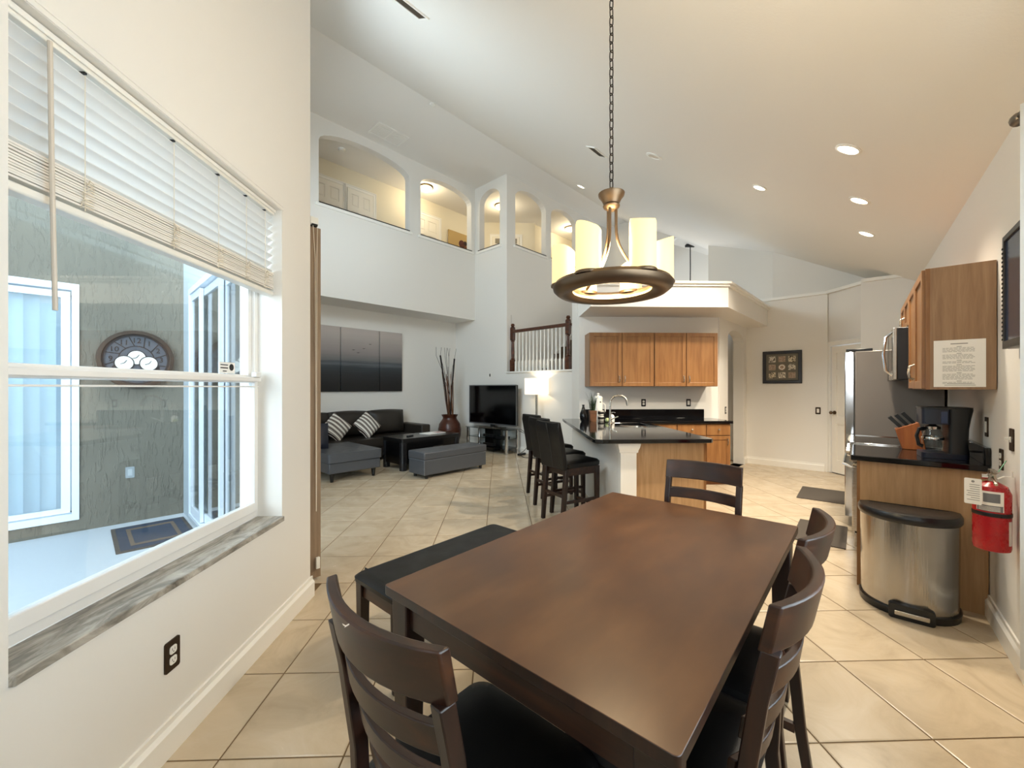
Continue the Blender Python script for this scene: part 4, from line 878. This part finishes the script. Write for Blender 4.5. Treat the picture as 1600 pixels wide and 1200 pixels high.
# framed pictures
pf = thing('framed_picture', 'black framed picture of nine small square prints on the cream wall', 'picture', H.p(8.4, 1.42, 1.74), H.r+pi/2)
MB().prism(rect(-.29, -.285, .29, .285), 'y', 0, .03, [rect(-.235, -.23, .235, .23)]).build('frame', plain('frame_black', '#17100d', .35), pf, bevel=.006); MB().box(-.235, .0, -.23, .235, .012, .23).build('backing', plain('mat_olive', '#6b665a', .7), pf)
PR = []
for k, (c1, c2) in enumerate((('#e8dcc0', '#3d3226'), ('#b9a38e', '#8f7b6b'), ('#efe7d6', '#5b554a'))):
    m = M_('print_%d' % k, c1, .8); f = m.noise(34, m.coords(), 3, .6, 2); m.color(m.ramp(f, [(.46, c2), (.54, c1)])); PR.append(m.m)
for i in range(3):
    for j in range(3):
        x, z = -.145+.145*i, .14-.14*j
        if i == 1 and j == 1:
            q_ = disc_y(MB(), .055, .012, .016, c=(x, z)).build('print', PR[1], pf); ring_y(MB(), .03, .042, .016, .018, 24, (x, z)).build('print_ring', PAPER, q_)
        else: MB().box(x-.052, .012, z-.05, x+.052, .016, z+.05).build('print', PR[(i+2*j) % 3], pf)
pf2 = thing('framed_picture', 'tall black framed picture seen through the arched hall opening', 'picture', H.p(7.95, 3.1, 1.65), H.r)
MB().prism(rect(-.3, -.33, .3, .33), 'y', -.03, 0, [rect(-.26, -.27, .26, .27)]).build('frame', INKD, pf2); MB().box(-.26, -.012, -.27, .26, 0, .27).build('print', plain('green_grey', '#79877c', .6), pf2)

# ------------------------------------------------------------------ living room
sf = thing('sectional_sofa', 'dark brown leather sectional sofa with a grey chaise end', 'sofa', H.p(3.7, 7.5), H.r)
# local x along h1 (-1.3 .. 1.35), y along h2 (-.45 front .. .45 back)
MB().box(-1.3, -.42, .10, 1.12, .40, .28).build('base', BROWNL, sf, bevel=.02)
for k in range(3): MB().prism(rrect(-1.28+.8*k, -.45, -.50+.8*k, .22, .04), 'z', .28, .43).build('seat_cushion', BROWNL, sf, bevel=.03, seg=3)
for k in range(3):
    m = MB().pillow(.77, .48, .36, 12, .25, 3); m.xf(lambda p: (p[0]-.89+.8*k, .24+p[2]+.10*(p[1]+.2), .67+p[1]+.02*(1-(p[0]/.4)**2))); m.build('back_cushion', BROWNL, sf)
MB().box(-1.3, .36, .10, 1.14, .45, .74).build('back', BROWNL, sf, bevel=.03, seg=3)
MB().box(1.12, -.43, .10, 1.34, .45, .62).build('arm', BROWNL, sf, bevel=.03, seg=3)
MB().box(-1.25, -1.60, .13, -.45, -.43, .29).build('chaise_base', GREYL, sf, bevel=.015); MB().prism(rrect(-1.27, -1.63, -.43, -.43, .04), 'z', .292, .425).build('chaise_cushion', GREYL, sf, bevel=.028, seg=3)
for x, y in ((-1.18, -1.53), (-.53, -1.53), (1.05, -.38), (-.53, -.6)): MB().lathe([(.022, 0), (.036, .13)], (x, y, 0), 14).build('foot', BLKMAT, sf)
def stripes(name, ang):
    m = M_(name, '#e8e2d8', .85); v = m.coords((1, 1, 1)); w_ = m.add('ShaderNodeTexWave'); w_.inputs['Scale'].default_value = 4.2; w_.inputs['Distortion'].default_value = 2.2; w_.inputs['Detail'].default_value = 1; w_.inputs['Detail Scale'].default_value = .8
    m.ln(v, w_.inputs['Vector']); m.color(m.ramp(w_.outputs['Fac'], [(.0, '#e9e4da'), (.30, '#15110f'), (.62, '#e4ddd2'), (.80, '#7a5c50'), (.92, '#15110f')], 'CONSTANT')); return m.m
for (x, y, z, rx, ry, lb, nm) in ((-.50, -.12, .60, 72, 45, 'striped black and white throw pillow on the sofa, nearer the window blind', 's1'), (.10, -.10, .60, 70, 38, 'striped black and white throw pillow on the sofa, nearer the coffee table', 's2')):
    o = MB().pillow(.40, .40, .15, 10, .1).build('throw_pillow', stripes('stripe_'+nm, 0)); o.location = H.p(3.7+x, 7.5+y, z+.06); o.rotation_euler = (Matrix.Rotation(H.r, 3, 'Z') @ Matrix.Rotation(rad(rx), 3, 'X') @ Matrix.Rotation(rad(ry), 3, 'Z')).to_euler()
    tag(o, lb, 'pillow', 'striped throw pillows on the sofa')
o = MB().pillow(.44, .40, .18, 10, .2).build('throw_pillow', leather('navy_leather', '#23252e', .35)); o.location = H.p(2.50, 6.62, .62); o.rotation_euler = (Matrix.Rotation(H.r, 3, 'Z') @ Matrix.Rotation(rad(-20), 3, 'Z') @ Matrix.Rotation(rad(78), 3, 'X')).to_euler(); tag(o, 'plain dark leather pillow leaning on the chaise', 'pillow')
cf_ = thing('coffee_table', 'black lacquered coffee table with rounded legs in front of the sofa', 'coffee table', H.p(4.245, 6.21), H.r)
MB().prism(rrect(-.615, -.32, .615, .32, .05), 'z', .47, .535).build('top', BLKMAT, cf_, bevel=.008); MB().box(-.60, -.30, .10, .60, .30, .47).build('body', BLKMAT, cf_, bevel=.005)
for sx in (-1, 1):
    for sy in (-1, 1): MB().prism(rrect(sx*.56-.055, sy*.265-.055, sx*.56+.055, sy*.265+.055, .045), 'z', 0, .47).build('leg', plain('satin_black', '#1a1a1c', .25), cf_, bevel=.003)
MB().box(.02, -.315, .33, .22, -.30, .36).build('drawer_pull', STEEL, cf_)
o = thing('remote_control', 'black remote controls lying on the coffee table', 'remote', H.p(3.95, 6.15, .535), H.r+.5)
MB().cbox(0, 0, .011, .18, .045, .022).build('case', BLKP, o, bevel=.006); m = MB()
for i in range(6):
    for j in range(2): m.cbox(-.06+.022*i, -.01+.02*j, .0235, .012, .01, .003)
m.build('buttons', plain('button_grey', '#6a6a6a', .5), o)
o = thing('magazine', 'open white and red magazine on the far end of the coffee table', 'magazine', H.p(4.5, 6.25, .535), H.r+.15)
MB().cbox(-.11, 0, .006, .2, .26, .012).cbox(.11, 0, .006, .2, .26, .012).build('pages', PAPER, o, bevel=.003); MB().cbox(.12, -.02, .0126, .14, .16, .001).build('red_print', plain('mag_red', '#b98a86', .6), o)
ot = thing('storage_ottoman', 'long grey leather storage bench in the living room', 'ottoman', H.p(4.16, 5.32), H.r)
MB().box(-.63, -.21, .06, .63, .21, .285).build('box', GREYL, ot, bevel=.012); MB().box(-.64, -.22, .29, .64, .22, .41).build('lid', GREYL, ot, bevel=.022, seg=3)
m = MB()
for a, b in (((-.63, -.213, .285), (.63, -.213, .285)), ((-.633, -.21, .285), (-.633, .21, .285)), ((-.633, -.213, .07), (-.633, -.213, .285))): m.cyl(a, b, .005, 6)
m.build('piping', plain('pale_piping', '#6d7178', .4), ot)
for sx in (-1, 1):
    for sy in (-1, 1): MB().lathe([(.025, 0), (.03, .06)], (sx*.55, sy*.15, 0), 12).build('foot', BLKMAT, ot)
# seascape triptych
def sea(name):
    m = M_(name, '#555555', .6); tc = m.add('ShaderNodeTexCoord'); sx = m.add('ShaderNodeSeparateXYZ'); m.ln(tc.outputs['Object'], sx.inputs[0])
    mr = m.add('ShaderNodeMapRange'); mr.inputs[1].default_value = -.60; mr.inputs[2].default_value = .60; m.ln(sx.outputs['Z'], mr.inputs[0])
    n_ = m.noise(2.2, m.coords((.5, 1, 9)), 5, .6); ad = m.add('ShaderNodeMath', operation='MULTIPLY_ADD'); ad.inputs[1].default_value = .09; m.ln(n_, ad.inputs[0]); m.ln(mr.outputs[0], ad.inputs[2])
    m.color(m.ramp(ad.outputs[0], [(.0, '#0d0c0d'), (.15, '#181718'), (.32, '#26292d'), (.42, '#343a40'), (.47, '#5c6266'), (.50, '#464c52'), (.55, '#716f70'), (.7, '#938b88'), (1.0, '#b5aba5')])); return m.m
SEA = sea('seascape')
art = thing('triptych_painting', 'wide grey seascape canvas in three panels above the sofa', 'painting', H.p(3.35, 7.985, 1.945), H.r)
for a, b in ((-.38, .172), (.186, 1.008), (1.022, 1.555)): MB().box(a, -.035, -.64, b, 0, .64).build('canvas', SEA, art, bevel=.004)
m = MB()
for x, z in ((.80, .34), (.66, .24), (.44, .20), (.54, .15)): m.add([(x-.04, -.0365, z), (x, -.0365, z+.006), (x+.04, -.0365, z+.006), (x, -.0365, z-.006)], [(0, 3, 2, 1)])
m.build('birds', INKD, art, smooth=0)
# floor vase with stalks
va = thing('floor_vase', 'large round brown floor vase with tall bamboo stalks in the corner', 'vase', H.p(5.8, 7.4), H.r)
MB().lathe([(.13, 0), (.15, .02), (.215, .15), (.255, .32), (.262, .44), (.24, .56), (.185, .64), (.16, .68), (.158, .71), (.185, .755), (.19, .77), (.165, .765), (.14, .70)], n=32).build('pot', CERAM, va)
ridg = MB()
for z, r in ((.38, .260), (.42, .264), (.46, .263)): ridg.lathe([(r-.004, z-.006), (r+.003, z), (r-.004, z+.006)], n=32, caps=False)
ridg.build('ridges', CERAM, va)
for k in range(16):
    a = random.uniform(0, 2*pi); r0 = random.uniform(.01, .09); tx = random.uniform(-.30, .04); ty = random.uniform(-.02, .14); hh = random.uniform(1.5, 2.0)
    b0 = Vector((r0*cos(a), r0*sin(a), .5)); p2 = b0+Vector((tx*.55, ty, hh-.5)); pm = (b0+p2)/2+Vector((random.uniform(-.02, .02), 0, 0))
    MB().tube([b0, pm, p2], [.010, .008, .004], 6).build('reed', BAMBOO, va)
for (tx, ty, hh) in ((-.16, .14, 2.12), (.12, -.02, 2.05)): MB().tube([(0, 0, .5), (tx*.4, ty*.5, 1.3), (tx, ty, hh)], .019, 8).build('bamboo_pole', DARKST, va)
for k in range(7):
    a = random.uniform(-.4, .25); MB().tube([(0, 0, 1.2), (a*.5, .05, 1.8), (a*.9+.02, .08, 2.1), (a+random.uniform(-.05, .1), .1, 2.3)], .0035, 4).build('twig', DARKST, va)
# television and stand
ts = thing('television_stand', 'glass and chrome television stand with three shelves', 'stand', H.p(6.2, 6.42), H.r)
for z, d in ((.50, .44), (.30, .40), (.10, .42)): MB().prism(rrect(-d/2, -.66 if z > .4 else -.58, d/2, .66 if z > .4 else .58, .04), 'z', z, z+.010).build('shelf', GLASSD if z > .2 else plain('black_glass', '#0b0c0e', .1), ts)
for sx, sy in ((-1, -1), (-1, 1), (1, -1), (1, 1)): MB().cyl((sx*.17, sy*.60, 0), (sx*.17, sy*.60, .50), .035, 16).build('leg', CHROME, ts)
MB().box(-.12, -.16, .02, .10, .10, .5).build('spine', BLKMAT, ts)
for z in (.16, .35): MB().cbox(-.10, -.02, z, .10, .30, .06).build('bracket', BLKP, ts)
tv = thing('television', 'large black flat-screen television on the glass stand', 'television', H.p(6.24, 6.45, .51), H.r)
MB().box(-.02, -.74, .07, .03, .74, .93).build('case', BLKP, tv, bevel=.006); MB().prism(rect(-.745, .065, .745, .935), 'x', -.032, -.02, [rect(-.725, .09, .725, .915)]).build('bezel', plain('silver_bezel', '#6f7072', .3, .6), tv); MB().box(-.026, -.725, .09, -.02, .725, .915).build('screen', SCREEN, tv)
MB().box(-.13, -.3, 0, .13, .3, .012).build('foot', STEEL, tv, bevel=.004); MB().box(-.02, -.05, .012, .03, .05, .09).build('neck', BLKP, tv)
o = tag(MB().box(-.09, -.13, 0, .09, .13, .05).build('cable_box', BLKP, bevel=.004, loc=H.p(6.1, 6.0, .3115), rot=H.r), 'black cable box on the middle glass shelf under the television', 'box')
cb = thing('power_strip', 'tangled black cables and power strip on the floor by the television stand', 'cables', H.p(6.2, 5.55, 0), H.r)
MB().box(-.10, -.03, .002, .10, .03, .045).build('strip', BLKP, cb, bevel=.005)
MB().tube([(0, .10, .5), (.05, -.15, .42), (.03, -.2, .25), (-.05, -.1, .1), (-.1, 0, .03)], .006, 6).tube([(.1, .12, .52), (.1, -.12, .40), (.08, -.3, .18), (.05, -.35, .02), (-.06, -.55, .008), (.05, -.75, .008), (.0, -.9, .008)], .006, 6).tube([(-.1, -.02, .02), (-.2, -.25, .008), (-.1, -.5, .008), (-.15, -.7, .008)], .006, 6).build('cable', CABLE, cb)
# floor lamp
lp = thing('floor_lamp', 'lit floor lamp with a white drum shade beside the television', 'lamp', (.49, 8.08, 0), 0)
MB().lathe([(.14, 0), (.14, .02), (.02, .03)], n=24).build('base', STEEL, lp); MB().cyl((0, 0, .03), (0, 0, 1.40), .024, 10).build('pole', STEEL, lp)
MB().loft([[(r*cos(2*pi*i/32), r*sin(2*pi*i/32), z) for r, z in ((.235, 1.25), (.24, 1.25), (.24, 1.57), (.235, 1.57))] for i in range(32)], closed=True).build('shade', LAMPSH, lp)
light('floor_lamp_bulb', 'POINT', (.49, 8.08, 1.42), 3.5, (1, .83, .58), .06)
outlet('thermostat', 'white square thermostat on the wall above the television', H, 'x', 6.445, -1, 6.74, 1.67, WHP, 'rocker', INKD, w2=.11, h2=.09)
# stair landing, railing and flight
m = MB().box(6.585, 4.2, 1.5, 7.6, 6.2, 1.66); o = struct(m.build('floor_landing', STAIRC, rot=H.r)); o = struct(MB().box(6.40, 4.2, 1.70, 6.63, 6.21, 1.735).build('trim_10', TRIM, rot=H.r, bevel=.008))
rl = thing('stair_railing', 'dark wood handrail with white balusters on the stair landing', 'railing', H.p(6.52, 0, 1.735), H.r)
def newel(y, hh, name='newel_post'):
    m = MB().box(-.045, y-.045, 0, .045, y+.045, .26).box(-.04, y-.04, hh-.36, .04, y+.04, hh-.10); m.lathe([(.034, .26), (.045, .28), (.03, .30), (.034, .45), (.028, hh-.40), (.045, hh-.38), (.034, hh-.36)], (0, y, 0), 12); m.lathe([(.05, hh-.10), (.055, hh-.085), (.03, hh-.06), (.045, hh-.03), (.03, hh)], (0, y, 0), 14)
    m.build(name, RAILW, rl)
newel(6.10, 1.05); newel(4.62, 1.05)
MB().prism([(-.03, .85), (.03, .85), (.035, .88), (.025, .91), (-.025, .91), (-.035, .88)], 'y', 4.62, 6.10).build('handrail', RAILW, rl)
MB().tube([(.02, 4.60, .88), (.30, 4.55, .89)], .03, 8).build('return_rail', RAILW, rl)
bm_ = MB(); bm_.box(-.02, -.02, 0, .02, .02, .22).loft([[(r*cos(2*pi*i/8), r*sin(2*pi*i/8), z) for i in range(8)] for z, r in ((.22, .02), (.25, .014), (.84, .010))]); bmesh_ = bm_.mesh('baluster', TRIM)
for k in range(14):
    o = bpy.data.objects.new('baluster', bmesh_); COL.objects.link(o); o.parent = rl; o.location = (0, 6.10-(k+1)*1.48/15, 0)
st_ = thing('staircase', 'carpeted stair flight rising behind the white balusters', 'stairs', H.p(7.6, 5.1, 1.66), H.r)
stm = MB().box(0, 0, -.19, .30, 1.08, .0).mesh('step', STAIRC)
for k in range(10):
    o = bpy.data.objects.new('step', stm); COL.objects.link(o); o.parent = st_; o.location = (.26*k, 0, .19*(k+1))
MB().prism([(0, .12), (.0, -.0), (2.6, 1.9), (2.6, 2.18)], 'y', 1.08, 1.10).build('skirt_board', TRIM, st_)
# ------------------------------------------------------------------ lamps and vents on the ceilings
nrm = Vector((H.b.x*-.564, H.b.y*-.564, 1)).normalized(); qs = nrm.to_track_quat('Z', 'Y').to_euler()
for k, (px, py, r, lb) in enumerate(((1326, 233, .085, 'lit recessed ceiling light nearest the right edge'), (1187, 293, .075, 'lit recessed ceiling light leftmost of the four over the kitchen'), (1343, 313, .085, 'lit recessed ceiling light second from the nearest over the kitchen'), (1354, 365, .085, 'lit recessed ceiling light closest to the pantry door wall'))):
    p = ceil_at(px, py); o = thing('recessed_light', lb, 'light', p, 0, 'recessed lights over the kitchen'); o.rotation_euler = qs
    MB().loft([[(rr*cos(2*pi*i/24), rr*sin(2*pi*i/24), z) for rr, z in ((r, 0), (r*1.0, -.006), (r*.8, -.009), (r*.74, -.001))] for i in range(24)], closed=True).build('trim_ring', TRIM, o)
    MB().lathe([(r*.76, -.002), (r*.76, -.005), (.001, -.005)], n=24).build('lens', LED, o)
    light('recessed_lamp', 'SPOT', p-nrm*.02, 120, WARM, .07, target=p-Vector((0, 0, 2))-Vector((K.b.x, K.b.y, 0))*-.5, spot=116)
p = ceil_at(1022, 244); o = thing('recessed_light', 'unlit round ceiling fixture right of the chandelier chain', 'light', p); o.rotation_euler = qs
MB().loft([[(rr*cos(2*pi*i/24), rr*sin(2*pi*i/24), z) for rr, z in ((.10, 0), (.10, -.008), (.07, -.012), (.065, -.001))] for i in range(24)], closed=True).build('trim_ring', TRIM, o); MB().lathe([(.066, -.001), (.066, -.004), (.001, -.004)], n=24).build('lens', plain('lens_grey', '#cfc6b4', .3), o)
p = ceil_at(908, 291); o = thing('recessed_light', 'small lit square ceiling fixture left of the chandelier hub', 'light', p); o.rotation_euler = qs
MB().box(-.09, -.07, -.01, .09, .07, 0).build('trim_ring', TRIM, o); MB().box(-.06, -.045, -.014, .06, .045, -.01).build('lens', LED, o)
def vent(px, py, lb, w_, d, mat, flat=False, slats=6, roll=0):
    p = ceil_at(px, py); o = thing('ceiling_vent', lb, 'vent', p-Vector((0, 0, .0)), 0); o.rotation_euler = qs if not flat else (0, 0, H.r)
    if not flat: o.rotation_euler = (Matrix.Rotation(0, 3, 'X') @ nrm.to_track_quat('Z', 'Y').to_matrix() @ Matrix.Rotation(roll, 3, 'Z')).to_euler()
    MB().prism(rect(-w_/2, -d/2, w_/2, d/2), 'z', -.012, 0, [rect(-w_/2+.02, -d/2+.02, w_/2-.02, d/2-.02)]).build('frame', TRIM, o); MB().box(-w_/2+.02, -d/2+.02, -.003, w_/2-.02, d/2-.02, -.001).build('duct', plain('duct_dark', '#3b362f', .9) if not flat else CEIL, o)
    for k in range(slats):
        y = -d/2+.03+(d-.06)*k/(slats-1); MB().box(-w_/2+.02, y-.006, -.010, w_/2-.02, y+.002, -.006).build('louver', mat, o)
    return o
def rollfor():      # roll so that local x follows the house axis
    x = nrm.to_track_quat('Z', 'Y').to_matrix() @ Vector((1, 0, 0)); t = Vector((H.a.x, H.a.y, 0)); y = nrm.cross(x); return math.atan2(t.dot(y), t.dot(x))
RO = rollfor()
vent(638, 9, 'dark louvered ceiling vent at the top edge of the photo', .34, .16, plain('louver_dark', '#5a5248', .6), roll=RO)
vent(933, 237, 'small dark ceiling vent just left of the chandelier chain', .34, .16, plain('louver_dark2', '#5a5248', .6), roll=RO)
o = vent(608, 210, 'large white double return vent on the flat ceiling above the balcony', .62, .40, TRIM, True, 9); MB().box(-.012, -.18, -.0125, .012, .18, -.005).build('divider', TRIM, o)
p = ceil_at(676, 163); o = tag(MB().lathe([(.05, 0), (.05, -.02), (.03, -.03), (.001, -.03)], n=18).build('smoke_detector', WHP, loc=p), 'small white round sensor on the sloping ceiling above the arches', 'detector')
for (h1, h2, lb) in ((5.57, 8.0, 'lit dome ceiling light in the loft hall behind the second arch'), (7.46, 7.40, 'lit dome ceiling light in the loft hall behind the narrow arch'), (9.9, 6.95, 'lit dome ceiling light in the loft hall farthest right')):
    o = thing('dome_light', lb, 'light', H.p(h1, h2, FLAT), 0, 'dome lights in the loft hall')
    MB().lathe([(.16, 0), (.16, -.025), (.15, -.03)], n=24).build('ring', BRONZE, o); MB().lathe([(.145, -.03), (.125, -.07), (.08, -.10), (.001, -.115)], n=24).build('glass_dome', DOME, o)
    light('dome_lamp', 'POINT', H.p(h1, h2, FLAT-.22), 7, (1, .84, .56), .1)
o = tag(MB().lathe([(.07, 0), (.07, -.025), (.05, -.04), (.001, -.04)], n=20).build('smoke_detector', WHP, loc=H.p(3.55, 7.95, FLAT)), 'round white smoke detector on the loft ceiling inside the big arch', 'detector')
ap_ = thing('abstract_painting', 'abstract canvas with cream, brown and dark red circles in the loft hall', 'painting', H.p(6.95, 8.53, 5.12), H.r)
MB().box(-.32, -.03, -.42, .32, 0, .42).build('canvas', plain('tan_canvas', '#b89b64', .7), ap_); MB().box(-.32, -.032, -.42, -.06, -.03, .05).build('black_block', INKD, ap_)
for x, z, r, c in ((.12, .14, .10, '#4a1512'), (.20, .02, .12, '#6e3d22'), (.10, -.08, .12, '#d8b878'), (.24, .18, .06, '#2a1512')): disc_y(MB(), r, -.036, -.03, c=(x, z)).build('circle', plain('spot'+c[1:], c, .7), ap_)
# foyer pendant seen above the plant shelf
q3 = H.p(11.2, 3.97); q3.z = CE(3.97)-.02; fp = q3; fd = thing('foyer_pendant', 'black pendant chain hanging in the foyer beyond the kitchen shelf', 'pendant', fp)
MB().box(-.12, -.05, -.03, .12, .05, .03).build('canopy', INKD, fd); MB().tube([(0, 0, 0), (.004, 0, -.6), (-.004, 0, -1.2), (0, 0, -1.6)], .013, 6).build('chain', INKD, fd)
MB().lathe([(.03, -1.6), (.16, -1.68), (.2, -1.8), (.16, -1.92), (.02, -1.98)], n=16).build('lantern', BRNP, fd)
light('foyer_lamp', 'POINT', fp-Vector((0, 0, 2.15)), 40, (1, .93, .82), .2)
